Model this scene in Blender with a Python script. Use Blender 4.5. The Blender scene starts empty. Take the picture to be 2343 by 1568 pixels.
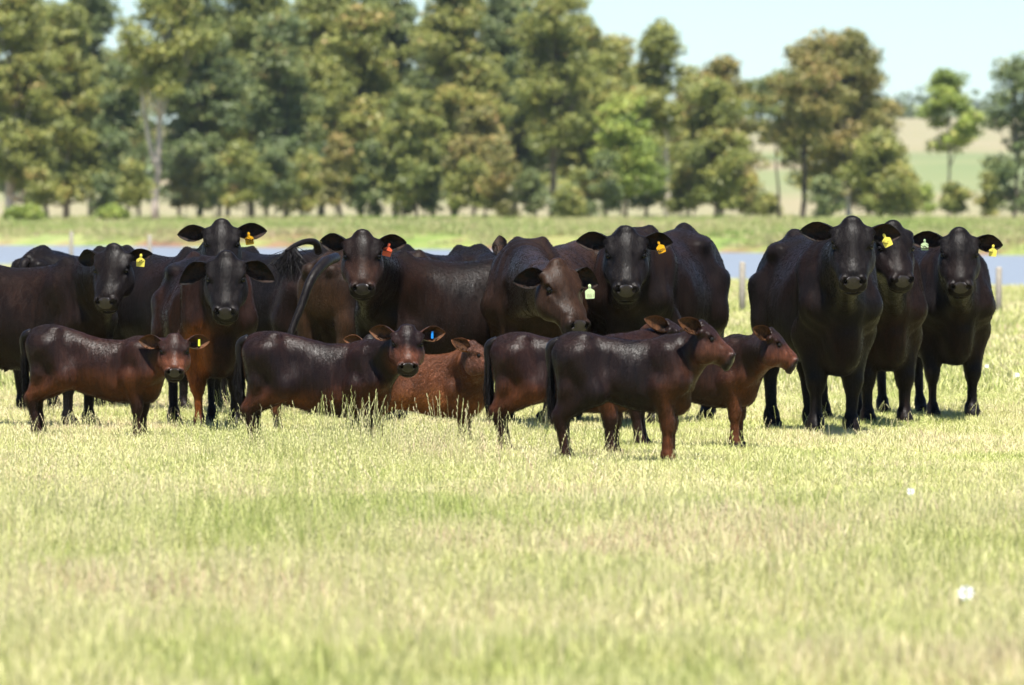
import bpy, bmesh, math, random, time
import numpy as np
from math import sin, cos, pi, radians
T0 = time.time()
random.seed(7); rng = np.random.default_rng(7)
SC = bpy.context.scene
COL = SC.collection

# ------------------------------------------------------------------ camera, sky, sun, exposure
H_CAM = 1.70
FPX = 200.0 / 23.6 * 2343.0                 # focal length in pixels of the 2343-wide measuring frame
HORIZON = 465.0
PITCH = math.atan((784.0 - HORIZON) / FPX)
cam_data = bpy.data.cameras.new('camera'); cam = bpy.data.objects.new('camera', cam_data); COL.objects.link(cam)
cam_data.lens = 200.0; cam_data.sensor_width = 23.6
cam_data.clip_start = 0.5; cam_data.clip_end = 12000
cam.location = (0, 0, H_CAM); cam.rotation_euler = (pi / 2 - PITCH, 0, 0)
cam_data.dof.use_dof = True; cam_data.dof.focus_distance = 61.5; cam_data.dof.aperture_fstop = 4.0
SC.camera = cam
SC.view_settings.view_transform = 'Standard'; SC.view_settings.look = 'None'
SC.view_settings.gamma = 1.0; SC.view_settings.use_curve_mapping = False
SC.view_settings.exposure = 1.27
SC.cycles.use_denoising = True
SC.cycles.max_bounces = 5; SC.cycles.diffuse_bounces = 3; SC.cycles.glossy_bounces = 2; SC.cycles.transmission_bounces = 3; SC.cycles.transparent_max_bounces = 8

HAZE = 0.00004
SUN_EL, SUN_AZ = radians(68), radians(5)
world = bpy.data.worlds.new('World'); SC.world = world; world.use_nodes = True
wn = world.node_tree; bg = wn.nodes['Background']
sky = wn.nodes.new('ShaderNodeTexSky'); sky.sky_type = 'NISHITA'; sky.sun_disc = False
sky.sun_elevation = SUN_EL; sky.sun_rotation = pi - SUN_AZ; sky.air_density = 0.9; sky.dust_density = 0.1; sky.ozone_density = 1.5; sky.altitude = 600
tint = wn.nodes.new('ShaderNodeMix'); tint.data_type = 'RGBA'; tint.blend_type = 'MULTIPLY'; tint.inputs[0].default_value = 1.0; tint.inputs[7].default_value = (.90, 1.09, 1.28, 1)
wn.links.new(sky.outputs[0], tint.inputs[6]); wn.links.new(tint.outputs[2], bg.inputs[0]); bg.inputs[1].default_value = 0.052
sun_data = bpy.data.lights.new('sun', 'SUN'); sun = bpy.data.objects.new('sun', sun_data); COL.objects.link(sun)
sun_data.energy = 5.0; sun_data.angle = radians(0.53); sun_data.color = (1.0, 0.955, 0.88)
sv = np.array([sin(SUN_AZ) * cos(SUN_EL), -cos(SUN_AZ) * cos(SUN_EL), sin(SUN_EL)])
from mathutils import Vector, Matrix
sun.rotation_euler = Vector(-sv).to_track_quat('-Z', 'Y').to_euler(); sun.location = (10, -20, 60)

def W(px, py, d):
    """world point seen at pixel (px, py) of the 2343 x 1568 measuring frame, at distance d along +Y"""
    a = (px - 1171.5) / FPX; b = -(py - 784.0) / FPX
    cp, sp = cos(PITCH), sin(PITCH)
    v = np.array([a, cp + b * sp, -sp + b * cp]); v = v / v[1]
    return np.array([0, 0, H_CAM]) + v * d

# ------------------------------------------------------------------ helpers
def tag(o, label=None, cat=None, group=None, kind=None):
    if label: o['label'] = label
    if cat: o['category'] = cat
    if group: o['group'] = group
    if kind: o['kind'] = kind
    return o
def empty(name, loc, rz=0):
    o = bpy.data.objects.new(name, None); COL.objects.link(o); o.location = loc; o.rotation_euler = (0, 0, rz)
    o.empty_display_size = 0.2
    return o
def mesh_obj(name, V, F, mats=(), parent=None, smooth=True, fm=None, link=True):
    me = bpy.data.meshes.new(name)
    V = np.asarray(V, dtype=np.float32)
    me.from_pydata(V.tolist() if len(V) < 400 else [tuple(v) for v in V.tolist()], [], [tuple(f) for f in F])
    for m in (mats if isinstance(mats, (list, tuple)) else [mats]): me.materials.append(m)
    if smooth: me.polygons.foreach_set('use_smooth', np.ones(len(me.polygons), dtype=bool))
    if fm is not None: me.polygons.foreach_set('material_index', np.asarray(fm, dtype=np.int32))
    me.update()
    o = bpy.data.objects.new(name, me)
    if link: COL.objects.link(o)
    if parent: o.parent = parent
    return o
def fast_quads(name, V, Q, mats, parent=None, smooth=False, attrs=None, link=True):
    """V (n,3), Q (m,k) faces as arrays, quick"""
    me = bpy.data.meshes.new(name); V = np.ascontiguousarray(V, dtype=np.float32); Q = np.asarray(Q, dtype=np.int32)
    m, k = Q.shape
    me.vertices.add(len(V)); me.vertices.foreach_set('co', V.ravel())
    me.loops.add(m * k); me.loops.foreach_set('vertex_index', Q.ravel())
    me.polygons.add(m); me.polygons.foreach_set('loop_start', np.arange(0, m * k, k, dtype=np.int32))
    me.polygons.foreach_set('loop_total', np.full(m, k, dtype=np.int32))
    if smooth: me.polygons.foreach_set('use_smooth', np.ones(m, dtype=bool))
    for mt in (mats if isinstance(mats, (list, tuple)) else [mats]): me.materials.append(mt)
    me.update(calc_edges=True)
    for nm, arr in (attrs or {}).items():
        a = me.attributes.new(nm, 'FLOAT', 'POINT'); a.data.foreach_set('value', np.asarray(arr, dtype=np.float32))
    o = bpy.data.objects.new(name, me)
    if link: COL.objects.link(o)
    if parent: o.parent = parent
    return o
def tube(pts, rad, n=10, cap=True, flat=None):
    """tapered tube through pts"""
    pts = [np.array(p, float) for p in pts]; V = []; F = []
    prev = None
    for i, p in enumerate(pts):
        t = pts[min(i + 1, len(pts) - 1)] - pts[max(i - 1, 0)]; t = t / (np.linalg.norm(t) + 1e-9)
        if prev is None:
            a = np.array([1, 0, 0]) if abs(t[0]) < 0.8 else np.array([0, 1, 0])
            u = np.cross(t, a)
        else: u = prev - t * np.dot(prev, t)
        u = u / np.linalg.norm(u); prev = u; v = np.cross(t, u)
        for k in range(n):
            a = 2 * pi * k / n; V.append(p + rad[i] * (cos(a) * u + sin(a) * v))
    for i in range(len(pts) - 1):
        for k in range(n):
            F.append((i * n + k, i * n + (k + 1) % n, (i + 1) * n + (k + 1) % n, (i + 1) * n + k))
    if cap:
        F.append(tuple(reversed(range(n)))); F.append(tuple((len(pts) - 1) * n + k for k in range(n)))
    return V, F
def cat_mesh(parts):
    V = []; F = []
    for v, f in parts:
        o = len(V); V += list(v); F += [tuple(i + o for i in ff) for ff in f]
    return V, F
def spline(P, n):
    """Catmull-Rom through rows of P"""
    P = np.asarray(P, float); Q = np.vstack([2 * P[0] - P[1], P, 2 * P[-1] - P[-2]])
    t = np.linspace(0, len(P) - 1, n); i = np.minimum(t.astype(int), len(P) - 2); f = (t - i)[:, None]
    a, b, c, d = Q[i], Q[i + 1], Q[i + 2], Q[i + 3]
    return 0.5 * ((2 * b) + (c - a) * f + (2 * a - 5 * b + 4 * c - d) * f * f + (3 * b - a - 3 * c + d) * f ** 3)
def wav(p, f, seed, octs=3):
    """cheap smooth pseudo noise in about -1..1 for (n,3) points"""
    r = np.random.default_rng(seed); out = np.zeros(len(p)); amp = 1.0; tot = 0
    for o in range(octs):
        for k in range(4):
            d = r.normal(size=3); d /= np.linalg.norm(d)
            out += amp * np.sin(p @ d * f + r.uniform(0, 6.28) + 1.3 * np.sin(p @ np.roll(d, 1) * f * 0.7 + r.uniform(0, 6)))
        tot += amp * 2.2; amp *= 0.55; f *= 2.03
    return out / tot

# ------------------------------------------------------------------ materials
def new_mat(name):
    m = bpy.data.materials.new(name); m.use_nodes = True
    return m, m.node_tree, m.node_tree.nodes['Principled BSDF']
def nd(nt, typ, **kw):
    n = nt.nodes.new(typ)
    for k, v in kw.items(): setattr(n, k, v)
    return n
def ramp(nt, stops, fac=None):
    r = nd(nt, 'ShaderNodeValToRGB'); e = r.color_ramp.elements
    while len(e) < len(stops): e.new(0.5)
    for i, (p, c) in enumerate(stops): e[i].position = p; e[i].color = (*c, 1)
    if fac: nt.links.new(fac, r.inputs[0])
    return r
def noise(nt, scale, detail=3, rough=0.5, vec=None, map_scale=None, coord='Object'):
    if vec is None:
        if coord == 'World': vec = nd(nt, 'ShaderNodeNewGeometry').outputs['Position']
        else: vec = nd(nt, 'ShaderNodeTexCoord').outputs[coord]
    if map_scale:
        mp = nd(nt, 'ShaderNodeMapping'); mp.inputs['Scale'].default_value = map_scale
        nt.links.new(vec, mp.inputs['Vector']); vec = mp.outputs[0]
    n = nd(nt, 'ShaderNodeTexNoise'); n.inputs['Scale'].default_value = scale
    n.inputs['Detail'].default_value = detail; n.inputs['Roughness'].default_value = rough
    nt.links.new(vec, n.inputs['Vector']); return n
def math_(nt, op, a, b=None, clamp=False):
    m = nd(nt, 'ShaderNodeMath', operation=op); m.use_clamp = clamp
    for i, x in enumerate((a, b)):
        if x is None: continue
        if isinstance(x, (int, float)): m.inputs[i].default_value = x
        else: nt.links.new(x, m.inputs[i])
    return m.outputs[0]
def mixc(nt, fac, a, b, blend='MIX'):
    m = nd(nt, 'ShaderNodeMix', data_type='RGBA', blend_type=blend)
    if isinstance(fac, (int, float)): m.inputs[0].default_value = fac
    else: nt.links.new(fac, m.inputs[0])
    for i, x in ((6, a), (7, b)):
        if isinstance(x, tuple): m.inputs[i].default_value = (*x, 1)
        else: nt.links.new(x, m.inputs[i])
    return m.outputs[2]

def fur_mat(name, rough, spec, bump, streak=(34, 34, 6), sheen=0.05, dist=0.010):
    m, nt, b = new_mat(name)
    at = nd(nt, 'ShaderNodeAttribute', attribute_name='coat')
    n1 = noise(nt, 1.0, 4, 0.6, map_scale=streak)
    n2 = noise(nt, 1.0, 3, 0.6, map_scale=tuple(s * 3.1 for s in streak))
    n3 = noise(nt, 7, 4, 0.6)
    k = math_(nt, 'MULTIPLY', n1.outputs[0], n2.outputs[0])
    col = mixc(nt, 0.75, at.outputs['Color'], ramp(nt, [(0.12, (.45, .45, .45)), (0.36, (1.7, 1.55, 1.5))], k).outputs[0], 'MULTIPLY')
    col = mixc(nt, 0.8, col, ramp(nt, [(0.33, (.7, .7, .7)), (0.66, (1.3, 1.25, 1.2))], n3.outputs[0]).outputs[0], 'MULTIPLY')
    fl = noise(nt, 95, 2, .5); pt = noise(nt, 2.2, 2, .5)
    mk = math_(nt, 'MULTIPLY', ramp(nt, [(.66, (0, 0, 0)), (.72, (1, 1, 1))], fl.outputs[0]).outputs[0], ramp(nt, [(.50, (0, 0, 0)), (.66, (1, 1, 1))], pt.outputs[0]).outputs[0])
    col = mixc(nt, math_(nt, 'MULTIPLY', mk, .5), col, (.10, .065, .035))
    nt.links.new(col, b.inputs['Base Color'])
    rr = ramp(nt, [(0.3, (rough - .1,) * 3), (0.7, (rough + .12,) * 3)], n1.outputs[0])
    nt.links.new(rr.outputs[0], b.inputs['Roughness'])
    b.inputs['Specular IOR Level'].default_value = spec
    b.inputs['Sheen Weight'].default_value = sheen; b.inputs['Sheen Roughness'].default_value = 0.45
    b.inputs['Sheen Tint'].default_value = (0.55, 0.5, 0.5, 1)
    bp = nd(nt, 'ShaderNodeBump'); bp.inputs['Strength'].default_value = bump; bp.inputs['Distance'].default_value = dist
    hh = math_(nt, 'ADD', n1.outputs[0], math_(nt, 'MULTIPLY', n2.outputs[0], 0.6))
    nt.links.new(hh, bp.inputs['Height']); nt.links.new(bp.outputs[0], b.inputs['Normal'])
    return m
M_COW = fur_mat('cow_coat', 0.42, 0.09, 0.40, sheen=.01)
M_CALF = fur_mat('calf_coat', 0.41, 0.15, 0.5, streak=(30, 30, 4.5), sheen=0.02, dist=0.010)
M_SHAG = fur_mat('shaggy_coat', 0.55, 0.35, 1.0, streak=(34, 34, 12), sheen=0.10, dist=0.025)
def simple(name, col, rough=0.5, spec=0.5, nscale=None, var=0.25, bump=0):
    m, nt, b = new_mat(name)
    b.inputs['Roughness'].default_value = rough; b.inputs['Specular IOR Level'].default_value = spec
    if nscale:
        n = noise(nt, nscale, 4, 0.6)
        c = ramp(nt, [(0.3, tuple(x * (1 - var) for x in col)), (0.7, tuple(min(1, x * (1 + var)) for x in col))], n.outputs[0])
        nt.links.new(c.outputs[0], b.inputs['Base Color'])
        if bump:
            bp = nd(nt, 'ShaderNodeBump'); bp.inputs['Strength'].default_value = bump; bp.inputs['Distance'].default_value = 0.004
            nt.links.new(n.outputs[0], bp.inputs['Height']); nt.links.new(bp.outputs[0], b.inputs['Normal'])
    else: b.inputs['Base Color'].default_value = (*col, 1)
    return m
HAIR = 45000
M_HAIR, nt, b = new_mat('coat_hair_strands')
at = nd(nt, 'ShaderNodeAttribute', attribute_name='hcol'); nt.links.new(at.outputs['Color'], b.inputs['Base Color']); b.inputs['Roughness'].default_value = .38; b.inputs['Specular IOR Level'].default_value = .12
M_NOSE = simple('wet_nose', (0.021, 0.016, 0.015), 0.30, 0.45, 90, 0.4, 0.3)
M_NOSTRIL = simple('nostril_dark', (0.004, 0.003, 0.003), 0.8, 0.1)
M_EYE = simple('eye_dark', (0.004, 0.0035, 0.004), 0.14, 0.2)
M_LID = simple('eyelid_skin', (0.006, 0.005, 0.005), 0.6, 0.2)
M_TAILH = simple('tail_hair', (0.006, 0.005, 0.005), 0.5, 0.12, 60, 0.4)
M_TAGO = simple('tag_orange_plastic', (0.85, 0.42, 0.01), 0.4, 0.4, 40, 0.08)
M_TAGR = simple('tag_coral_plastic', (0.85, 0.13, 0.05), 0.4, 0.4, 40, 0.08)
M_TAGY = simple('tag_yellow_plastic', (0.78, 0.66, 0.10), 0.4, 0.4, 40, 0.08)
M_TAGG = simple('tag_pale_green_plastic', (0.60, 0.74, 0.40), 0.4, 0.4, 40, 0.08)
M_TAGL = simple('tag_lime_plastic', (0.65, 0.75, 0.05), 0.4, 0.4)
M_TAGB = simple('tag_blue_plastic', (0.01, 0.22, 0.70), 0.4, 0.4)
M_INK = simple('tag_ink', (0.02, 0.015, 0.01), 0.6, 0.2)
M_INKF = simple('tag_ink_faded', (0.45, 0.42, 0.30), 0.6, 0.2)
M_STRAW = simple('straw_bits', (0.32, 0.20, 0.06), 0.8, 0.1)
def ear_mat(name, dark, lite, rim):
    m, nt, b = new_mat(name)
    at = nd(nt, 'ShaderNodeAttribute', attribute_name='rim')
    n = noise(nt, 55, 4, 0.7); n2 = noise(nt, 14, 2)
    f = math_(nt, 'MULTIPLY', n.outputs[0], n2.outputs[0])
    c = ramp(nt, [(0.17, dark), (0.32, lite)], f)
    cc = mixc(nt, math_(nt, 'MULTIPLY', at.outputs['Fac'], 0.85), c.outputs[0], rim)
    nt.links.new(cc, b.inputs['Base Color']); b.inputs['Roughness'].default_value = 0.6
    b.inputs['Specular IOR Level'].default_value = 0.12
    bp = nd(nt, 'ShaderNodeBump'); bp.inputs['Strength'].default_value = 0.7; bp.inputs['Distance'].default_value = 0.008
    nt.links.new(n.outputs[0], bp.inputs['Height']); nt.links.new(bp.outputs[0], b.inputs['Normal'])
    return m
M_EARIN = ear_mat('ear_inside_black', (0.004, 0.004, 0.004), (0.030, 0.014, 0.008), (0.007, 0.006, 0.006))
M_EARINB = ear_mat('ear_inside_brown', (0.012, 0.007, 0.005), (0.085, 0.036, 0.015), (0.11, 0.045, 0.018))

# ------------------------------------------------------------------ signed distance modelling
def smin(a, b, k):
    h = np.clip(0.5 + 0.5 * (b - a) / k, 0, 1); return b + (a - b) * h - k * h * (1 - h)
def smax(a, b, k): return -smin(-a, -b, k)
def d_cone(P, a, b, ra, rb):
    a = np.asarray(a, float); b = np.asarray(b, float); ab = b - a
    t = np.clip((P - a) @ ab / (ab @ ab + 1e-12), 0, 1)
    return np.linalg.norm(P - a - t[:, None] * ab, axis=1) - (ra + (rb - ra) * t)
def d_ell(P, c, r, R=None):
    q = P - np.asarray(c, float)
    if R is not None: q = q @ R
    r = np.asarray(r, float); k0 = np.linalg.norm(q / r, axis=1); k1 = np.linalg.norm(q / (r * r), axis=1) + 1e-9
    return k0 * (k0 - 1) / k1
class Loft:
    """body of egg shaped sections along x: rows of (x, top, bottom, half width, egg)"""
    def __init__(s, rows):
        rows = np.array(rows, float); n = 160
        d = spline(rows, n); o = np.argsort(d[:, 0]); s.t = d[o]; s.x0, s.x1 = s.t[0, 0], s.t[-1, 0]
    def __call__(s, P):
        x = np.clip(P[:, 0], s.x0, s.x1); f = lambda i: np.interp(x, s.t[:, 0], s.t[:, i])
        top, bot, hw, egg = f(1), f(2), f(3), f(4)
        zc = (top + bot) / 2; hh = (top - bot) / 2; zn = (P[:, 2] - zc) / hh
        w = hw * (1 - egg * np.clip(zn, -1, 1)); yn = P[:, 1] / w
        k0 = np.sqrt(yn * yn + zn * zn); k1 = np.sqrt((yn / w) ** 2 + (zn / hh) ** 2) + 1e-9
        d = k0 * (k0 - 1) / k1
        d = np.maximum(d, -np.minimum(hw, hh) * 1.0)
        e = np.maximum(P[:, 0] - s.x1, s.x0 - P[:, 0])
        return smax(d, e, 0.04)

def surface_net(f, lo, hi, h):
    lo = np.array(lo); n = np.ceil((np.array(hi) - lo) / h).astype(int) + 1
    g = [lo[i] + h * np.arange(n[i]) for i in range(3)]
    X, Y, Z = np.meshgrid(*g, indexing='ij'); P = np.stack([X.ravel(), Y.ravel(), Z.ravel()], 1)
    # coarse pass to skip far cells
    D = np.full(len(P), 1.0)
    st = 4
    gi = np.zeros(n, bool)
    Xc = P.reshape(*n, 3)[::st, ::st, ::st].reshape(-1, 3)
    dc = f(Xc).reshape([len(range(0, n[i], st)) for i in range(3)])
    near = np.abs(dc) < h * st * 2.3
    near = np.repeat(np.repeat(np.repeat(near, st, 0), st, 1), st, 2)
    sgn = np.repeat(np.repeat(np.repeat(np.sign(dc), st, 0), st, 1), st, 2)
    # centred: shift the blocks by half
    near = np.roll(near, (-(st // 2),) * 3, (0, 1, 2))[:n[0], :n[1], :n[2]] if False else near[:n[0], :n[1], :n[2]]
    sgn = sgn[:n[0], :n[1], :n[2]]
    m = near.ravel(); D = (sgn.ravel() * h * 2).astype(float); D[m] = f(P[m])
    F = D.reshape(n); S = F < 0
    c = lambda a, i, j, k: a[i:n[0] - 1 + i, j:n[1] - 1 + j, k:n[2] - 1 + k]
    corners = [(i, j, k) for i in (0, 1) for j in (0, 1) for k in (0, 1)]
    cnt = sum(c(S, *q).astype(int) for q in corners)
    act = (cnt > 0) & (cnt < 8)
    idx = -np.ones(act.shape, int); ai = np.argwhere(act); idx[act] = np.arange(len(ai))
    acc = np.zeros((len(ai), 3)); num = np.zeros(len(ai))
    for a in range(8):
        for b in range(a + 1, 8):
            ca, cb = np.array(corners[a]), np.array(corners[b])
            if np.abs(ca - cb).sum() != 1: continue
            va = F[tuple((ai + ca).T)]; vb = F[tuple((ai + cb).T)]
            x = (va < 0) != (vb < 0); t = np.where(x, va / (va - vb + 1e-12), 0)
            acc += np.where(x[:, None], ca + t[:, None] * (cb - ca), 0); num += x
    V = lo + h * (ai + acc / np.maximum(num, 1)[:, None])
    Q = []
    for ax in range(3):
        u, v = (ax + 1) % 3, (ax + 2) % 3
        s0 = [slice(0, n[i]) for i in range(3)]; s1 = list(s0)
        s0[ax] = slice(0, n[ax] - 1); s1[ax] = slice(1, n[ax])
        for (sa, fl) in ((1, 0), (0, 1)):
            A = S[tuple(s0)]; B = S[tuple(s1)]
            e = np.argwhere((A & ~B) if sa else (~A & B))
            e = e[(e[:, u] > 0) & (e[:, v] > 0) & (e[:, u] < n[u] - 1) & (e[:, v] < n[v] - 1)]
            if not len(e): continue
            du = np.eye(3, dtype=int)[u]; dv = np.eye(3, dtype=int)[v]
            q = [idx[tuple((e - du - dv).T)], idx[tuple((e - dv).T)], idx[tuple(e.T)], idx[tuple((e - du).T)]]
            q = np.stack(q if sa else q[::-1], 1); Q.append(q)
    Q = np.concatenate(Q); Q = Q[(Q >= 0).all(1)]
    return V, Q
def project(f, V, h, it=2):
    for _ in range(it):
        e = h * 0.2; d = f(V)
        g = np.stack([(f(V + np.eye(3)[i] * e) - d) / e for i in range(3)], 1)
        gn = (g * g).sum(1) + 1e-6
        st = -(d / gn)[:, None] * g; l = np.linalg.norm(st, axis=1, keepdims=True)
        V = V + st * np.minimum(1, h * 0.8 / (l + 1e-9)) * 0.9
    return V

# ------------------------------------------------------------------ cattle
def tbl(rows, sx, sz, sy, bl=1.0): return [(r[0] * sx, r[1] * sz, r[2] * sz * bl, r[3] * sy, r[4]) for r in rows]
COW_TORSO = [(-.90, 1.16, 1.02, .06, .0), (-.86, 1.24, .86, .13, .05), (-.76, 1.30, .76, .20, .10), (-.60, 1.335, .66, .235, .16), (-.42, 1.325, .56, .265, .20),
             (-.2, 1.285, .495, .318, .14), (.1, 1.275, .445, .322, .10), (.34, 1.31, .44, .250, -.12), (.52, 1.31, .45, .19, -.26), (.66, 1.20, .52, .145, -.25), (.75, 1.06, .66, .10, 0)]
CALF_TORSO = [(-.47, .70, .60, .03, .0), (-.45, .755, .53, .07, .0), (-.38, .79, .45, .108, .08), (-.28, .795, .40, .125, .12), (-.16, .770, .355, .132, .12),
              (.0, .745, .310, .147, .14), (.14, .75, .290, .142, .14), (.26, .77, .295, .118, .18), (.35, .73, .33, .098, .12), (.41, .66, .42, .062, 0)]
# rows of head loft: u, top(w), bottom(w), half width, egg
HEAD_A = [(-.025, -.05, -.11, .022, 0), (.0, -.008, -.15, .056, -.15), (.045, .006, -.19, .088, -.10), (.11, .012, -.215, .116, 0), (.175, .008, -.235, .130, .08), (.24, .0, -.235, .130, .20),
          (.31, -.006, -.205, .116, .20), (.38, -.006, -.170, .100, .10), (.41, -.007, -.160, .092, .05), (.435, -.014, -.156, .088, .03), (.462, -.030, -.153, .086, .02), (.49, -.054, -.150, .078, 0), (.512, -.080, -.140, .060, 0), (.525, -.100, -.125, .030, 0)]

class Animal:
    def __init__(s, a):
        s.a = a; s.calf = a['kind'] == 'calf'; S = a.get('s', 1.0); s.S = S
        g = W(a['px'], 700, a['d']); s.org = np.array([g[0], a['d'], gh(g[0], a['d'])])
        s.th = radians(a['hd'] - 90)
        c, n = cos(s.th), sin(s.th); s.R = np.array([[c, -n, 0], [n, c, 0], [0, 0, 1.0]])   # local -> world
        s.L = a.get('len', 1.0)
        yaw, pit = radians(a['yaw']), radians(a['pitch']); roll = radians(a.get('roll', 0))
        hv = np.array([sin(yaw), -cos(yaw), 0]); z = np.array([0, 0, 1.0])
        u = cos(pit) * hv - sin(pit) * z; w = sin(pit) * hv + cos(pit) * z; v = np.cross(w, u)
        v, w = cos(roll) * v + sin(roll) * w, cos(roll) * w - sin(roll) * v
        s.poll = s.loc(W(*a['poll'])); s.H = np.stack([u, v, w], 1); s.H = s.R.T @ s.H   # columns: u v w in local frame
        hs = a.get('hs', 1.0)
        s.hs = np.array([.60, .78, .86]) * hs * (S if s.calf else 1) if s.calf else np.array([1.0, 1.12, 1.06]) * hs * (0.5 + 0.5 * S)
        s.build_prims()
    def loc(s, p): return s.R.T @ (np.asarray(p, float) - s.org)
    def hd(s, u, v, w): return s.poll + s.H @ (np.array([u, v, w]) * s.hs)
    def build_prims(s):
        a = s.a; S = s.S; L = s.L; pr = []; k = S
        off = a.get('feet', {})
        if s.calf:
            drop = a.get('drop', 0); fz = lambda x: 1 - drop * float(step((x + .30) / .55))
            s.torso = Loft([(r_[0], r_[1] * fz(r_[0]), r_[2] * fz(r_[0]), r_[3], r_[4]) for r_ in tbl(CALF_TORSO, S * L, S * a.get('hgt', 1.0), S * a.get('wid', 1.0), a.get('belly', 1.0))])
            hz = a.get('hgt', 1.0) * S
            P3 = lambda x, y, z: np.array([x * S * L, y * S, z * hz * fz(x)])
            legs = []
            for side, nm in ((1, 'FL'), (-1, 'FR')):
                dx, dy = off.get(nm, (0, 0)); f = P3(.26 , .085 * side, 0) + np.array([dx, dy, 0])
                kn = P3(.265, .085 * side, .27) + np.array([dx * .5, dy * .6, 0]); el = P3(.225, .10 * side, .47)
                pr.append(('e', P3(.25, .092 * side, .56), np.array([.08, .042, .15]) * S, .04 * S)); pr.append(('e', P3(-.31, .098 * side, .60), np.array([.10, .045, .12]) * S, .05 * S)); pr.append(('n', P3(-.13, .165 * side, .63), np.array([.07, .04, .08]) * S, .05 * S)); pr.append(('n', P3(.14, .165 * side, .55), np.array([.035, .03, .12]) * S, .05 * S)); pr.append(('e', P3(-.27, .075 * side, .765), np.array([.045, .028, .022]) * S, .03 * S))
                legs += [(P3(.27, .075 * side, .66), P3(.33, .10 * side, .50), .085, .075, .06), (P3(.33, .10 * side, .50), el, .068, .070, .04), (el, kn, .072, .042, .04), (kn, kn + (f - kn) * .12, .042, .040, .015),
                         (kn + (f - kn) * .12, kn + (f - kn) * .72, .030, .027, .02), (kn + (f - kn) * .74, kn + (f - kn) * .8, .035, .033, .015), (kn + (f - kn) * .8, f + P3(.025, 0, .03), .030, .034, .015)]
            for side, nm in ((1, 'HL'), (-1, 'HR')):
                dx, dy = off.get(nm, (0, 0)); f = P3(-.38, .08 * side, 0) + np.array([dx, dy, 0])
                hk = P3(-.425, .08 * side, .30) + np.array([dx * .8, dy * .6, 0]); st = P3(-.20, .105 * side, .44) + np.array([dx * .2, 0, 0])
                legs += [(P3(-.31, .070 * side, .63), st, .125, .072, .05), (P3(-.40, .06 * side, .66), P3(-.36, .085 * side, .46), .075, .068, .04), (st, hk, .078, .040, .045), (P3(-.365, .085 * side, .46), hk, .062, .031, .04), (hk, hk + (f - hk) * .15, .042, .037, .02),
                         (hk + (f - hk) * .12, hk + (f - hk) * .74, .031, .027, .02), (hk + (f - hk) * .76, hk + (f - hk) * .82, .035, .033, .015), (hk + (f - hk) * .82, f + P3(.025, 0, .03), .030, .034, .015)]
            for (p, q, ra, rb, kk) in legs: pr.append(('c', p, q, ra * S, rb * S, kk * S))
            pr.append(('e', P3(.32, 0, .385), np.array([.08, .065, .08]) * S, .06 * S))
            
            cr, md, thr = P3(.27, 0, .69), P3(.31, 0, .62), P3(.355, 0, .52)
            nr = [(cr, s.hd(.10, 0, -.10), .076, .066), (md, s.hd(.17, 0, -.14), .092, .066), (thr, s.hd(.24, 0, -.17), .070, .046)]
            for p, q, ra, rb in nr: pr.append(('c', p, q, ra * S, rb * S, .06 * S))
        else:
            s.torso = Loft(tbl(COW_TORSO, S * L, S * a.get('hgt', 1.0), S * a.get('wid', 1.0)))
            hz = a.get('hgt', 1.0) * S; wd = a.get('wid', 1.0)
            P3 = lambda x, y, z: np.array([x * S * L, y * S * wd, z * hz])
            legs = []
            for side, nm in ((1, 'FL'), (-1, 'FR')):
                dx, dy = off.get(nm, (0, 0)); f = P3(.47, .155 * side, 0) + np.array([dx, dy, 0])
                kn = P3(.475, .16 * side, .37) + np.array([dx * .5, dy * .65, 0]); el = P3(.41, .185 * side, .68) + np.array([0, dy * .25, 0])
                legs += [(P3(.46, .13 * side, 1.12), P3(.59, .165 * side, .87), .14, .115, .12), (P3(.59, .165 * side, .86), el, .105, .11, .08), (el, kn, .112, .056, .08), (kn, kn + (f - kn) * .10, .060, .053, .03),
                         (kn + (f - kn) * .1, kn + (f - kn) * .7, .038, .035, .03), (kn + (f - kn) * .72, kn + (f - kn) * .78, .052, .05, .02), (kn + (f - kn) * .8, f + P3(.045, 0, .05), .045, .055, .03)]
            for side, nm in ((1, 'HL'), (-1, 'HR')):
                dx, dy = off.get(nm, (0, 0)); f = P3(-.70, .15 * side, 0) + np.array([dx, dy, 0])
                hk = P3(-.79, .15 * side, .50) + np.array([dx * .8, dy * .6, 0]); st = P3(-.47, .225 * side, .74) + np.array([dx * .2, 0, 0])
                legs += [(P3(-.60, .155 * side, 1.08), st, .19, .125, .10), (P3(-.77, .115 * side, 1.08), P3(-.74, .165 * side, .78), .11, .10, .07), (st, hk, .115, .062, .09), (P3(-.74, .165 * side, .78), hk, .10, .058, .06), (hk, hk + (f - hk) * .15, .062, .054, .03),
                         (hk + (f - hk) * .12, hk + (f - hk) * .74, .042, .037, .03), (hk + (f - hk) * .76, hk + (f - hk) * .82, .053, .05, .02), (hk + (f - hk) * .84, f + P3(.045, 0, .05), .046, .056, .03)]
            for (p, q, ra, rb, kk) in legs: pr.append(('c', p, q, ra * S, rb * S, kk * S))
            pr.append(('e', P3(.58, 0, .58), np.array([.15, .11, .15]) * S, .12 * S))
            for side in (1, -1):
                pr.append(('e', P3(-.45, .19 * side, 1.225), np.array([.08, .05, .035]) * S, .10 * S))
                pr.append(('n', P3(-.27, .35 * side, 1.13), np.array([.15, .075, .12]) * S, .12 * S)); pr.append(('n', P3(-.64, .30 * side, 1.17), np.array([.13, .06, .10]) * S, .11 * S))
                pr.append(('n', P3(.27, .335 * side, .92), np.array([.07, .06, .26]) * S, .10 * S)); pr.append(('e', P3(.42, .10 * side, 1.24), np.array([.07, .05, .12]) * S, .07 * S))
                pr.append(('e', P3(-.85, .095 * side, 1.20), np.array([.06, .05, .05]) * S, .06 * S))
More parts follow.
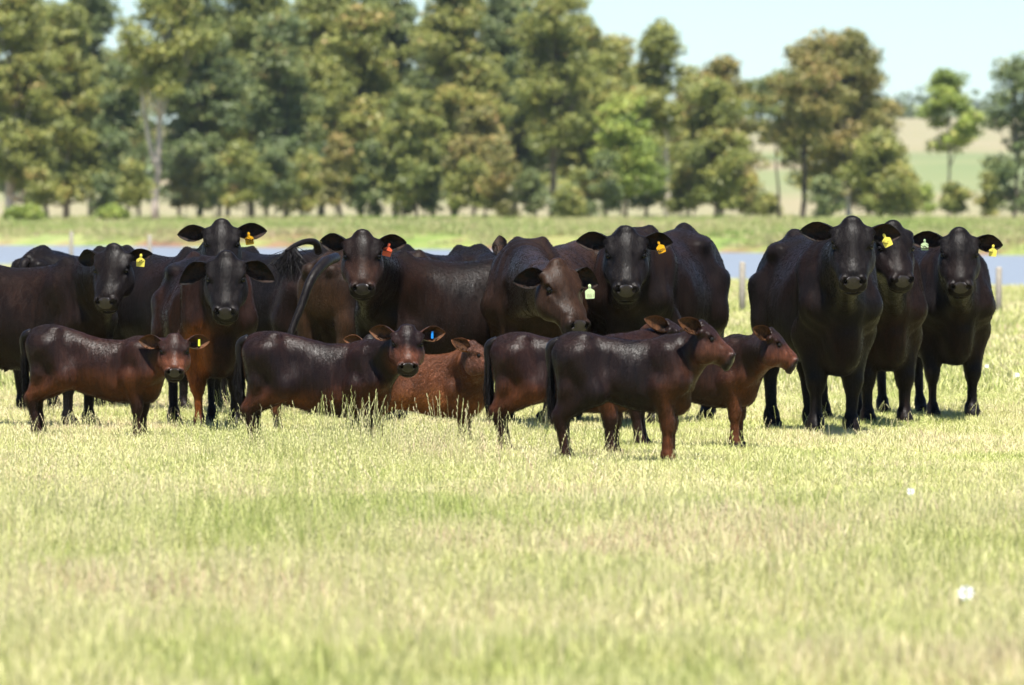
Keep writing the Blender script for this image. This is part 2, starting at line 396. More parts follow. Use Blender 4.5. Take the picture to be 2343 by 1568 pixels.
            pr.append(('c', P3(-.86, 0, 1.26), P3(-.62, 0, 1.33), .035 * S, .05 * S, .06 * S))
            if a.get('udder'):
                ux = a['udder']; pr.append(('e', P3(ux, 0, .60), np.array([.16, .13, .12]) * S, .08 * S))
                for sx in (-.05, .06):
                    for sy in (-.06, .06): pr.append(('c', P3(ux + sx, sy, .52), P3(ux + sx, sy, .45), .02 * S, .014 * S, .02 * S))
            cr, md, thr = P3(.50, 0, 1.19), P3(.56, 0, 1.04), P3(.66, 0, .86)
            nw = a.get('neckw', 1.0)
            nr = [(cr, s.hd(.10, 0, -.14), .125 * nw, .085), (md, s.hd(.17, 0, -.17), .135 * nw, .088), (thr, s.hd(.23, 0, -.19), .085 * nw, .05)]
            for p, q, ra, rb in nr: pr.append(('c', p, q, ra * S, rb * S, .10 * S))
        s.pr = pr
        s.head = Loft(HEAD_A)
        pts = [np.array([s.torso.x0 - .05, -.45 * S, -.02]), np.array([s.torso.x1 + .1, .45 * S, 1.5 * S * (.62 if s.calf else 1)])]
        for p in pr:
            if p[0] == 'c': pts += [p[1] - .15 * S, p[1] + .15 * S, p[2] - .15 * S, p[2] + .15 * S]
        for u in (-.05, .56):
            for v in (-.16, .16):
                for w in (-.26, .05): pts.append(s.hd(u, v, w))
        pts = np.array(pts); s.lo = pts.min(0) - .03; s.hi = pts.max(0) + .03; s.lo[2] = max(s.lo[2], -.05)
    def headf(s, P):
        q = (P - s.poll) @ s.H; q = q / s.hs; m = float(s.hs.mean())
        d = s.head(q)
        cal = s.calf
        for sd in (1, -1):
            d = smin(d, d_ell(q, (.158, .098 * sd, -.044), (.060, .030, .020)), .04)          # brow ridge
            d = smin(d, d_ell(q, (.075, .092 * sd, -.065), (.04, .05, .035)), .03)           # ear root
            d = smin(d, d_cone(q, (.245, .096 * sd, -.066), (.37, .066 * sd, -.05), .016, .010), .03)  # cheek bone
            d = smin(d, d_ell(q, (.24, .085 * sd, -.165), (.10, .042, .065)), .05)           # jaw muscle
            d = smax(d, -d_ell(q, (.194, .128 * sd, -.046), (.034, .024, .020)), .012)        # eye socket
            d = smax(d, -d_ell(q, (.27, .108 * sd, -.035), (.05, .018, .018)), .03)          # hollow before the eye
            d = smin(d, d_ell(q, (.452, .055 * sd, -.044), (.032, .027, .028)), .02)         # nostril wing
            d = smax(d, -d_ell(q, (.470, .048 * sd, -.038), (.019, .0150, .018)), .006)        # nostril
        d = smin(d, d_ell(q, (.002, 0, -.028), (.028, .034, .026) if not cal else (.03, .05, .02)), .05)   # poll knob
        d = smin(d, d_ell(q, (.485, 0, -.135), (.035, .048, .020)), .02)                       # chin
        d = smax(d, -d_ell(q, (.515, 0, -.112), (.05, .09, .0045)), .008)                     # mouth
        return d * m, q
    def f(s, P):
        P = np.asarray(P, float); S = s.S
        d = s.torso(P)
        for p in s.pr:
            if p[0] == 'c': d = smin(d, d_cone(P, p[1], p[2], p[3], p[4]), p[5])
            elif p[0] == 'n': d = smax(d, -d_ell(P, p[1], p[2]), p[3])
            else: d = smin(d, d_ell(P, p[1], p[2]), p[3])
        r = .62 * s.hs.max()
        near = np.linalg.norm(P - s.hd(.25, 0, -.1), axis=1) < r
        if near.any():
            dn, _ = s.headf(P[near]); d[near] = smin(d[near], dn, .035 * s.hs.mean())
        return d
    def build(s):
        a = s.a
        root = empty(a['kind'] if not s.calf else 'calf', s.org, s.th)
        tag(root, a['label'], 'calf' if s.calf else 'cow', 'calves standing in front of the cows' if s.calf else 'black and brown cows standing in a line')
        h = .017 if s.calf else .027
        V, Q = surface_net(s.f, s.lo, s.hi, h); V = project(s.f, V, h, 1)
        # refine the head
        bm = bmesh.new(); vs = [bm.verts.new(v) for v in V]
        for q in Q:
            try: bm.faces.new([vs[i] for i in q])
            except ValueError: pass
        hc = s.hd(.26, 0, -.09); hr = .36 * s.hs.max(); nose = s.hd(.46, 0, -.06)
        for lev in range(2):
            fs = []
            for fc in bm.faces:
                c = np.array(fc.calc_center_median())
                if (lev == 0 and np.linalg.norm(c - hc) < hr) or (lev == 1 and ((not s.calf and np.linalg.norm(c - hc) < hr * .97) or (s.calf and np.linalg.norm(c - s.hd(.33, 0, -.06)) < hr * .75))): fs.append(fc)
            es = list({e for fc in fs for e in fc.edges})
            bmesh.ops.subdivide_edges(bm, edges=es, cuts=1, use_grid_fill=True)
        bm.verts.ensure_lookup_table()
        V = np.array([v.co for v in bm.verts]); V = project(s.f, V, h * .5, 2)
        V = V + s.wrinkle(V)
        for v, c in zip(bm.verts, V): v.co = c
        me = bpy.data.meshes.new('body'); bm.to_mesh(me); bm.free()
        me.polygons.foreach_set('use_smooth', np.ones(len(me.polygons), bool))
        mat = M_CALF if s.calf else M_COW
        if a.get('shag'): mat = M_SHAG
        me.materials.append(mat)
        s.colour(me, V)
        o = bpy.data.objects.new('body', me); COL.objects.link(o); o.parent = root
        s.root = root; s.hair(me, root); s.nose(); s.eyes(); s.ears(); s.tail()
        return root
    def wrinkle(s, V):
        """folds of the neck, hanging skin and coat unevenness, pushed along the surface"""
        e = .004; d = s.f(V); g = np.stack([(s.f(V + np.eye(3)[i] * e) - d) / e for i in range(3)], 1)
        g /= (np.linalg.norm(g, axis=1, keepdims=True) + 1e-9)
        q = (V - s.poll) @ s.H / s.hs
        far = np.clip((np.linalg.norm(q - np.array([.25, 0, -.08]), axis=1) - .33) / .15, 0, 1)
        sd = s.a['seed']
        amp = .012 * s.S * (.55 if s.calf else 1)
        k = amp * wav(V * np.array([1.0, 1, .7]), 7.0 / s.S, sd, 2)
        if s.calf: k += .0032 * wav(V * np.array([1.0, 1, .45]), 24, sd + 2, 2)
        else: k += .003 * wav(V * np.array([1.0, 1, .5]), 17, sd + 2, 2)
        # neck folds: vertical creases ahead of the shoulder
        x0 = (.62 if not s.calf else .33) * s.S * s.L
        nk = np.exp(-((V[:, 0] - x0) / (.16 * s.S)) ** 2) * np.clip((V[:, 2] - .5 * s.S * (.6 if s.calf else 1)) * 5, 0, 1)
        k += nk * .0035 * s.S * np.sin((V[:, 0] * .9 + V[:, 2] * .25 + .05 * wav(V, 7, sd + 3, 2)) * 80 / s.S) * (.35 if s.calf else 1.0)
        # ribs, faint
        if not s.calf:
            rb = np.exp(-((V[:, 0] + .05) / (.3 * s.S)) ** 2) * np.exp(-((V[:, 2] - .95 * s.S) / (.22 * s.S)) ** 2)
            k += rb * .0012 * np.sin((V[:, 0] + V[:, 2] * .35) * 52 + 2.5 * wav(V, 4, sd + 9, 2))
        return g * (k * far)[:, None]
    def colour(s, me, V):
        a = s.a; sd = a['seed']; n1 = wav(V, 5.0 / s.S, sd + 11, 3); n2 = wav(V * np.array([1, 1, .35]), 16 / s.S, sd + 5, 3)
        q = (V - s.poll) @ s.H / s.hs
        hmask = np.clip(1 - (np.linalg.norm((q - np.array([.24, 0, -.08])) / np.array([1, .8, .8]), axis=1) - .26) / .10, 0, 1)
        kk = .36 if s.calf else .27
        black = np.array(a.get('dark', (.0150, .0125, .0125))) * (.42 if s.calf else .36); brown = np.array(a.get('brown', (.046, .021, .012))) * kk
        B = a.get('b', .35); hz = a.get('hgt', 1.0) * s.S * (1 if not s.calf else .62)
        z = V[:, 2] / hz; x = V[:, 0] / (s.S * s.L) / (1 if not s.calf else .55)
        t = B + .45 * n1 + .22 * n2
        top = np.clip((z - 1.18) * 5, 0, 1); t -= .35 * top
        low = np.clip((.82 - z) * 3.5, 0, 1) * np.clip((z - .45) * 6, 0, 1); t += a.get('low', .25) * low
        leg = np.clip((.5 - z) * 5, 0, 1); t = t * (1 - leg) + (a.get('leg', .1) + .3 * n1) * leg
        t = np.clip(t, 0, 1)
        if 'hb' in a: t = t * (1 - hmask) + np.clip(a['hb'] + .35 * n1, 0, 1) * hmask
        C = black[None] * (1 - t)[:, None] + brown[None] * t[:, None]
        if 'orange' in a:      # warm hair: (amount, rule)
            om = np.array(a.get('ocol', (.17, .055, .014))); kind, amt = a['orange']
            if kind == 'belly': m = np.clip((.80 - z + .12 * n1) * 5, 0, 1) * np.clip((z - .40) * 7, 0, 1)
            elif kind == 'chest': m = np.clip((x - .25) * 4, 0, 1) * np.clip((1.0 - z + .2 * n1) * 3, 0, 1)
            elif kind == 'leg': m = np.clip((V[:, 1] * -a.get('oside', 1) - .06) * 14, 0, 1) * np.clip((x - .22) * 9, 0, 1) * np.clip((.84 - z + .15 * n1) * 5, 0, 1) * np.clip((z - .06) * 8, 0, 1)
            else: m = np.clip((.98 - z + .3 * n1) * 2.2, 0, 1) * np.clip((z - .25) * 6, 0, 1)
            m = m * amt * np.clip(.8 + .5 * n2, 0, 1) * (1 - hmask); C = C * (1 - m)[:, None] + om[None] * m[:, None]
        if a.get('buttock'):
            m = np.clip((-x - .80) * 12, 0, 1) * np.clip((z - .5) * 5, 0, 1) * np.clip((1.15 - z) * 5, 0, 1) * a['buttock']
            C = C * (1 - m)[:, None] + np.array((.13, .060, .022))[None] * m[:, None]
        if s.calf or a.get('facebrown'):
            fb = a.get('facebrown', .8); u = q[:, 0]; w = q[:, 2]
            m = np.clip((u - .20 + .05 * n1) * 9, 0, 1) * np.clip((.47 - u) * 20, 0, 1) + .6 * np.clip((.5 * 0 + u - .12) * 9, 0, 1) * np.clip((-w - .06) * 25, 0, 1) * np.clip((.47 - u) * 20, 0, 1)
            m = np.clip(m, 0, 1) * hmask * fb; C = C * (1 - m)[:, None] + np.array(a.get('fcol', (.085, .030, .014)))[None] * m[:, None]
        u = q[:, 0]; mz = np.clip((u - .43) * 25, 0, 1) * hmask * .8; C = C * (1 - mz)[:, None] + np.array((.012, .010, .010))[None] * mz[:, None]
        hoof = np.clip((.065 - V[:, 2]) * 60, 0, 1); C = C * (1 - hoof)[:, None] + np.array((.02, .018, .017))[None] * hoof[:, None]
        at = me.color_attributes.new('coat', 'FLOAT_COLOR', 'POINT'); R = np.ones((len(V), 4)); R[:, :3] = C
        at.data.foreach_set('color', R.ravel().astype(np.float32))
    def hair(s, me, root):
        """short coat hair lying along the body, real strands rooted on the skin"""
        if not HAIR: return
        me.calc_loop_triangles(); nt_ = len(me.loop_triangles); T = np.empty(nt_ * 3, np.int32); me.loop_triangles.foreach_get('vertices', T); T = T.reshape(-1, 3)
        V = np.empty(len(me.vertices) * 3, np.float32); me.vertices.foreach_get('co', V); V = V.reshape(-1, 3).astype(float)
        N = np.empty(len(me.vertices) * 3, np.float32); me.vertices.foreach_get('normal', N); N = N.reshape(-1, 3).astype(float)
        Cc = np.empty(len(me.vertices) * 4, np.float32); me.color_attributes['coat'].data.foreach_get('color', Cc); Cc = Cc.reshape(-1, 4)
        A = np.linalg.norm(np.cross(V[T[:, 1]] - V[T[:, 0]], V[T[:, 2]] - V[T[:, 0]]), axis=1)
        q = (V[T].mean(1) - s.poll) @ s.H / s.hs; nz = np.linalg.norm(q - np.array([.52, 0, -.06]), axis=1); A = A * np.clip((nz - .055) * 30, 0, 1)
        r = np.random.default_rng(s.a['seed']); n = int((HAIR if not s.calf else HAIR * .75) * (1.3 if s.a.get('shag') else 1)); ti = r.choice(nt_, n, p=A / A.sum())
        b = r.random((n, 2)); f = b.sum(1) > 1; b[f] = 1 - b[f]; w = np.stack([1 - b.sum(1), b[:, 0], b[:, 1]], 1)
        P = (V[T[ti]] * w[..., None]).sum(1); Nn = (N[T[ti]] * w[..., None]).sum(1); Nn /= np.linalg.norm(Nn, axis=1, keepdims=True); C = (Cc[T[ti]] * w[..., None]).sum(1)
        # lie of the coat: backwards and down, down the face toward the muzzle, with whorls
        q = (P - s.poll) @ s.H / s.hs; face = np.clip(1 - (np.linalg.norm(q - np.array([.25, 0, -.08]), axis=1) - .28) / .1, 0, 1)[:, None]
        D = np.array([-.75, 0, -.85]) * (1 - face) + (s.H[:, 0] * 1.0)[None] * face
        D = D + np.stack([wav(P, 9, 41 + k, 2) for k in range(3)], 1) * (.55 if not s.a.get('shag') else 1.1) + r.normal(0, .18, (n, 3))
        D -= Nn * (D * Nn).sum(1, keepdims=True); D /= np.linalg.norm(D, axis=1, keepdims=True) + 1e-6
        z = P[:, 2] / (s.S * (.62 if s.calf else 1)); L = (.016 if not s.calf else .015) * r.uniform(.6, 1.3, n)
        L *= 1 + (1.2 if s.calf else .4) * np.clip((.62 - z) * 4, 0, 1) * np.clip((z - .30) * 6, 0, 1); L = L * (1 - face[:, 0] * .45); L = L[:, None]
        if s.a.get('shag'): L = L * 1.7
        lf = r.uniform(.12, .35, (n, 1)) * (1.0 if not s.a.get('shag') else 1.3)
        P0 = P - Nn * .001; P1 = P + D * L * .45 + Nn * L * lf * .7; P2 = P + D * L * .95 + Nn * L * lf * .9 + np.array([0, 0, -.12]) * L
        pos = np.stack([P0, P1, P2], 1).reshape(-1, 3)
        hc = bpy.data.hair_curves.new('coat_hair'); hc.add_curves([3] * n); hc.points.foreach_set('position', pos.ravel().astype(np.float32))
        rad = np.tile(np.array([.00075, .0006, .00012]), n) * (1 if not s.calf else .8)
        at = hc.attributes.get('radius') or hc.attributes.new('radius', 'FLOAT', 'POINT'); at.data.foreach_set('value', rad.astype(np.float32))
        ca = hc.attributes.new('hcol', 'FLOAT_COLOR', 'CURVE'); k = r.lognormal(0, .35, n); C[:, :3] *= k[:, None] * 1.15; ca.data.foreach_set('color', C.ravel().astype(np.float32))
        o = bpy.data.objects.new('coat_hair', hc); COL.objects.link(o); o.parent = root; hc.materials.append(M_HAIR); o['kind'] = 'stuff'
    def nose(s):
        """bare wet nose pad, a skin 2 mm proud of the muzzle with the nostrils open in it"""
        def fn(P):
            d, q = s.headf(P)
            d = d - .0022
            reg = d_ell(q, (.474, 0, -.046), (.048, .054, .043))
            return smax(d, reg * s.hs.mean(), .004)
        hs = s.hs.mean(); lo = s.hd(.5, 0, -.05) - .10 * hs; hi = s.hd(.5, 0, -.05) + .10 * hs
        h = .0058 * hs
        V, Q = surface_net(fn, lo, hi, h); V = project(fn, V, h, 2)
        # drop the inner side, which lies inside the muzzle
        d, q = s.headf(V); keep = d > -.003
        fm = keep[Q].all(1); o = fast_quads('nose', V, Q[fm], [M_NOSE], s.root, smooth=True)
        parts = []
        for sd in (1, -1):
            c = s.hd(.463, .048 * sd, -.046); V2, F2 = tube([c, c + s.H @ np.array([.004, 0, .004])], [.0165 * hs, .013 * hs], 10)
            mesh_obj('nostril', V2, F2, M_NOSTRIL, o)
    def eyes(s):
        for sd in (1, -1):
            c = s.hd(.196, .1055 * sd, -.052); r = .0185 * s.hs[1]; V = []; F = []
            n, m = 14, 8
            for i in range(m + 1):
                for j in range(n):
                    p = pi * i / m; t = 2 * pi * j / n; V.append(c + r * np.array([sin(p) * cos(t), sin(p) * sin(t), cos(p)]))
            for i in range(m):
                for j in range(n): F.append((i * n + j, (i + 1) * n + j, (i + 1) * n + (j + 1) % n, i * n + (j + 1) % n))
            e = mesh_obj('eye', V, F, M_EYE, s.root)
            # lids: two arcs round the ball, upper one drooping in the glare
            parts = []
            out = s.H @ np.array([-.10, 1.0 * sd, .42]); out /= np.linalg.norm(out); al = s.H @ np.array([1, .25 * sd, 0]); al -= out * (al @ out); al /= np.linalg.norm(al)
            up = np.cross(out, al); up *= np.sign(up @ (s.H @ np.array([-.6, 0, .8])))
            # eye axis runs along u, so 'up' is toward the poll and forehead
            al2, up2 = np.cross(up, out), s.H @ np.array([-1, 0, 0.1]); up2 -= out * (up2 @ out); up2 /= np.linalg.norm(up2); al2 = np.cross(out, up2)
            sq = s.a.get('squint', .62)
            for sg, op in ((1, 1 - sq), (-1, .45)):
                pts = []
                for t in np.linspace(-1, 1, 9):
                    hgt = sg * op * (1 - t * t) * .62; v = out * math.sqrt(max(0.05, 1 - (t * .95) ** 2 * .8 - hgt * hgt)) + al2 * t * .98 + up2 * hgt
                    pts.append(c + v / np.linalg.norm(v) * r * 1.06)
                rr = [.2, .6, .9, 1.1, 1.2, 1.1, .9, .6, .2]
                parts.append(tube(pts, [.0038 * s.hs[1] * x for x in rr], 6))
            V, F = cat_mesh(parts); o = mesh_obj('eyelid', V, F, M_LID, e)
    def ears(s):
        a = s.a
        for sd, key in ((-1, 'earL'), (1, 'earR')):
            sp = a.get(key, {})
            if sp is None: continue
            lift = radians(sp.get('lift', 8) + 5); swing = radians(sp.get('swing', 15) * .6); tw = radians(sp.get('twist', 0))
            L = 1.16 * sp.get('L', .205 if not s.calf else .155) * (s.hs.mean() if not s.calf else s.S); Wd = 0.98 * sp.get('W', .066 if not s.calf else .052) * (s.hs.mean() if not s.calf else s.S)
            U, Vv, Wn = s.H[:, 0], s.H[:, 1] * sd, s.H[:, 2]
            e = Vv * cos(lift) * cos(swing) - U * sin(lift) - Wn * cos(lift) * sin(swing); e /= np.linalg.norm(e)
            n = Wn * .75 + U * .60 + Vv * (sin(swing) * .8 + sp.get('open', 0)); n -= e * (n @ e); n /= np.linalg.norm(n)
            ac = np.cross(n, e)
            if ac @ (-U) < 0: ac = -ac          # across axis points up toward the poll
            n, ac = cos(tw) * n + sin(tw) * ac, cos(tw) * ac - sin(tw) * n
            base = s.hd(.070, .090 * sd, -.070)
            ns, ntt = 15, 11; V = []; rim = []; F = []; fm = []
            prof = np.array([[0, .36], [.1, .48], [.25, .78], [.45, 1.0], [.65, .92], [.8, .66], [.9, .43], [.96, .25], [1, .04]])
            curl = np.array([[0, 2.5], [.2, 2.0], [.5, 1.5], [.8, 1.15], [1, .8]])
            droop = sp.get('droop', .10)
            notch = sp.get('notch')
            for layer in (0, 1):
                for i in range(ns):
                    t = i / (ns - 1); hw = np.interp(t, prof[:, 0], prof[:, 1]) * Wd; cu = np.interp(t, curl[:, 0], curl[:, 1])
                    c = base + e * (L * t) - ac * (droop * L * t * t) + n * (.02 * L * sin(pi * t))
                    R = hw / sin(min(cu, pi / 2)) if cu < pi / 2 else hw
                    for j in range(ntt):
                        b = -1 + 2 * j / (ntt - 1); an = b * cu
                        asym = .12 * hw * (1 - b * b)
                        p = c + ac * (R * sin(an)) + n * (R * (1 - cos(an)) * .8 - .35 * hw) - ac * asym
                        if notch and i >= ns - 4 and abs(j - 5) < (2 if i >= ns - 2 else 1): p = p - e * .02
                        th = .0045 * (1 - .5 * abs(b) ** 4)
                        if layer: p = p - n * th * cos(an * .6) - ac * th * sin(an) * (-.6)
                        V.append(p); rim.append(max(abs(b) ** 4, t ** 6))
            for layer in (0, 1):
                o = layer * ns * ntt
                for i in range(ns - 1):
                    for j in range(ntt - 1):
                        q = (o + i * ntt + j, o + (i + 1) * ntt + j, o + (i + 1) * ntt + j + 1, o + i * ntt + j + 1)
                        flip = (sd > 0) ^ (layer == 1)
                        F.append(q if flip else q[::-1]); fm.append(layer)
            o2 = ns * ntt
            for i in range(ns - 1):
                for j in (0, ntt - 1): F.append((i * ntt + j, (i + 1) * ntt + j, o2 + (i + 1) * ntt + j, o2 + i * ntt + j)); fm.append(1)
            for j in range(ntt - 1):
                i = ns - 1; F.append((i * ntt + j, i * ntt + j + 1, o2 + i * ntt + j + 1, o2 + i * ntt + j)); fm.append(1)
            # long hair inside the ear
            r = random.Random(a['seed'] * 3 + sd)
            for k in range(70 if not s.calf else 46):
                t = r.uniform(.08, .62); b = r.choice((-1, 1)) * r.uniform(.35, .98) if r.random() < .75 else r.uniform(-.5, .5)
                hw = np.interp(t, prof[:, 0], prof[:, 1]) * Wd; cu = np.interp(t, curl[:, 0], curl[:, 1]); R = hw / sin(min(cu, pi / 2)); an = b * cu
                c = base + e * (L * t) - ac * (droop * L * t * t); p = c + ac * R * sin(an) + n * (R * (1 - cos(an)) * .8 - .33 * hw)
                dr = e * r.uniform(.5, 1.0) - ac * b * .5 + n * r.uniform(.1, .45); dr /= np.linalg.norm(dr); ln = r.uniform(.02, .045) * (1 if not s.calf else .7)
                wv = np.cross(dr, n); wv = wv / (np.linalg.norm(wv) + 1e-6) * .0013; q = len(V)
                V += [p - wv, p + wv, p + dr * ln * .6 + wv * .7 + n * .002, p + dr * ln - ac * .006]; rim += [0.3 * r.random()] * 4
                F.append((q, q + 1, q + 2, q + 3)); fm.append(0)
            V = np.array(V)
            inn = M_EARINB if (s.calf or a.get('earbrown')) else M_EARIN
            outm = M_CALF if s.calf else M_COW
            ear = mesh_obj('ear', V, F, [inn, outm], s.root, True, fm)
            at = ear.data.attributes.new('rim', 'FLOAT', 'POINT'); at.data.foreach_set('value', np.array(rim, dtype=np.float32))
            cc = np.ones((len(V), 4)); cc[:, :3] = a.get('earcol', (.007, .006, .0055) if not s.calf else (.04, .018, .010))
            ca = ear.data.color_attributes.new('coat', 'FLOAT_COLOR', 'POINT'); ca.data.foreach_set('color', cc.ravel().astype(np.float32))
            tg = sp.get('tag')
            if tg: s.make_tag(ear, tg, base + e * (L * tg.get('t', .55)) - ac * (droop * L * .3 + Wd * tg.get('lo', .25)) - n * .0, e, n, ac)
    def make_tag(s, ear, tg, p, e, n, ac):
        """plastic ear tag: round button, neck and plate with its printed number, hanging in the ear"""
        zl = np.array([0, 0, 1.0]); ro = radians(tg.get('rot', 0)); sz = tg.get('sz', 1.0)
        camd = s.loc(np.array([0, 0, 1.5])) - s.loc(s.R @ p + s.org); camd /= np.linalg.norm(camd)
        fn = n * .5 + camd * .9; fn -= zl * (fn @ zl) * .6; fn /= np.linalg.norm(fn)
        dn = -zl - fn * (-zl @ fn); dn /= np.linalg.norm(dn); rt = np.cross(dn, -fn); rt /= np.linalg.norm(rt)
        if (s.R @ rt)[0] < 0: rt = -rt
        dn, rt = cos(ro) * dn + sin(ro) * rt, cos(ro) * rt - sin(ro) * dn
        p = p + fn * tg.get('f', .012)
        if tg.get('bar'):
            out = [(-.007, -.024), (.007, -.024), (.008, .020), (.005, .024), (-.005, .024), (-.008, .020)]
        else:
            out = []
            for k in range(9):
                t = pi * (1.15 - 1.3 * k / 8) ; out.append((.0105 * cos(t), -.0105 * sin(t)))
            out += [(.0075, .013), (.030, .024), (.034, .030), (.032, .066), (.028, .069), (-.028, .069), (-.032, .066), (-.034, .030), (-.030, .024), (-.0075, .013)]
        out = [(x * sz, y * sz * (1.0 if tg.get('bar') else 1.28)) for x, y in out]
        def P(x, y, z): return p + rt * x + dn * y + fn * (z - 0.004 * (y / .07) ** 2)
        N = len(out); V = [P(x, y, .0016) for x, y in out] + [P(x, y, -.0016) for x, y in out]
        F = [tuple(range(N)), tuple(reversed(range(N, 2 * N)))] + [(i, i + N, (i + 1) % N + N, (i + 1) % N) for i in range(N)]; fm = [0] * len(F)
        if not tg.get('bar'):       # the stud pressed through the ear
            v, f = tube([P(0, 0, .001), P(0, 0, .006)], [.008 * sz, .0065 * sz], 12); o = len(V); V += v; F += [tuple(i + o for i in q) for q in f]; fm += [0] * len(f)
        SEG = {'0': 'abcdef', '1': 'bc', '2': 'abged', '3': 'abgcd', '4': 'fgbc', '5': 'afgcd', '6': 'afgedc', '7': 'abc', '8': 'abcdefg', '9': 'abcdfg'}
        txt = tg.get('txt', ''); cw, ch, th = .0105 * sz, .022 * sz, .0028 * sz
        x0 = -len(txt) * (cw + .004 * sz) / 2
        for i, chh in enumerate(txt):
            xa = x0 + i * (cw + .004 * sz) + .002 * sz; xb = xa + cw; ya = .054 * sz; yb = ya + ch; ym = (ya + yb) / 2
            S2 = {'a': (xa, ya, xb, ya + th), 'd': (xa, yb - th, xb, yb), 'g': (xa, ym - th / 2, xb, ym + th / 2), 'f': (xa, ya, xa + th, ym), 'e': (xa, ym, xa + th, yb), 'b': (xb - th, ya, xb, ym), 'c': (xb - th, ym, xb, yb)}
            for g in SEG[chh]:
                a0, b0, a1, b1 = S2[g]; o = len(V); zz = .0021 + .0002 * 'abcdefg'.index(g); V += [P(a0, b0, zz), P(a1, b0, zz), P(a1, b1, zz), P(a0, b1, zz)]
                F.append((o, o + 1, o + 2, o + 3)); fm.append(1)
        o = mesh_obj('ear_tag', V, F, [tg['m'], tg.get('ink', M_INK)], ear, False, fm)
        if tg.get('label'): o['label'] = tg['label']
    def tail(s):
        a = s.a; t = a.get('tail', 'std')
        if t is None: return
        S = s.S; q = .58 if s.calf else 1.0; hz = a.get('hgt', 1.0)
        x = s.torso.x0
        zt = (1.24 if not s.calf else .735) * S * hz
        if t == 'std':
            sw = a.get('tsway', 0)
            P = [(x + .06 * q, 0, zt), (x - .02 * q, 0, zt - .02), (x - .05 * q, sw * .3, zt - .12 * q), (x - .035 * q, sw * .6, zt - .35 * q), (x - .01 * q, sw, zt - .62 * q)]
            end = (x - .03 * q, sw * 1.2, zt - (.92 if not s.calf else 1.0) * q)
            R = [.040, .036, .030, .023, .019]
        else:
            P = [s.loc(W(*p)) for p in t['pts']]; R = t['rad']; end = s.loc(W(*t['end'])); q = 1.0
        pts = spline(P, 18); rr = np.interp(np.linspace(0, 1, 18), np.linspace(0, 1, len(R)), R) * S * (q if t == 'std' and s.calf else 1)
        if s.calf: rr = rr * 1.45
        V, F = tube(pts, rr, 10); o = mesh_obj('tail', V, F, [M_CALF if s.calf else M_COW], s.root)
        cc = np.ones((len(V), 4)); cc[:, :3] = a.get('tailcol', (.006, .005, .005)); ca = o.data.color_attributes.new('coat', 'FLOAT_COLOR', 'POINT'); ca.data.foreach_set('color', cc.ravel().astype(np.float32))
        r = random.Random(a['seed']); V = []; F = []; end = np.array(end); n = 420 if not s.calf else 240
        spread = a.get('switch', .05) * S * (1 if not s.calf else .30)
        for k in range(n):
            i = r.uniform(.62 if s.calf else .78, 1.0); p0 = pts[int(i * 17)] + np.array([r.gauss(0, 1), r.gauss(0, 1), 0]) * rr[int(i * 17)] * .5
            tt = r.uniform(.45, 1.0); p2 = p0 + (end - p0) * tt + np.array([r.gauss(0, 1), r.gauss(0, 1), r.gauss(0, .6)]) * spread * (.45 + .55 * tt)
            p1 = (p0 + p2) / 2 + np.array([r.gauss(0, 1), r.gauss(0, 1), 0]) * spread * .9
            d = p2 - p0; wv = np.cross(d, [r.gauss(0, 1), r.gauss(0, 1), r.gauss(0, 1)]); wv = wv / (np.linalg.norm(wv) + 1e-6) * r.uniform(.0012, .0028); b = len(V)
            V += [p0 - wv, p0 + wv, p1 + wv, p1 - wv, p2]; F += [(b, b + 1, b + 2, b + 3), (b + 3, b + 2, b + 4)]
        sw = mesh_obj('tail_switch', V, F, M_TAILH, o, False)

# ------------------------------------------------------------------ the land
def n2(X, Y, f, seed):
    P = np.stack([np.ravel(X), np.ravel(Y), np.zeros(np.size(X))], 1); return wav(P, f, seed, 3).reshape(np.shape(X))
def near_shore(X): return 198 - 46 * np.tanh(X / 17.0) + 1.2 * np.sin(X * .35)
def far_shore(X): return 398 - 58 * np.tanh(X / 27.0) + 2.5 * np.sin(X * .21 + 1)
def step(x): x = np.clip(x, 0, 1); return x * x * (3 - 2 * x)
def gh_arr(X, Y):
    X = np.asarray(X, float); Y = np.asarray(Y, float)
    z = .014 * n2(X, Y, .45, 3) * np.clip((Y - 20) / 20, 0, 1)
    z = z + .025 * np.exp(-((X + 1.1) / 1.7) ** 2 - ((Y - 54.2) / 2.4) ** 2)
    ns, fs = near_shore(X), far_shore(X)
    a = step((Y - ns) / 7.0); b = step((Y - fs + 2) / 9.0)
    z = z - .95 * a * (1 - b)
    z = z + b * (.18 + .25 * step((Y - fs - 9) / 160) + .10 * n2(X, Y, .22, 5))
    hill = 13.5 * step((Y - 650) / 1300.0) ** 1.0 + 1.5 * n2(X * .02, Y * .02, .4, 9) * step((Y - 900) / 600)
    hill = hill + 15.5 * step((Y - 2100) / 900.0) * (1 + .15 * np.sin(X * .004))
    return z + hill
def gh(x, y): return float(gh_arr(np.array([x]), np.array([y]))[0])

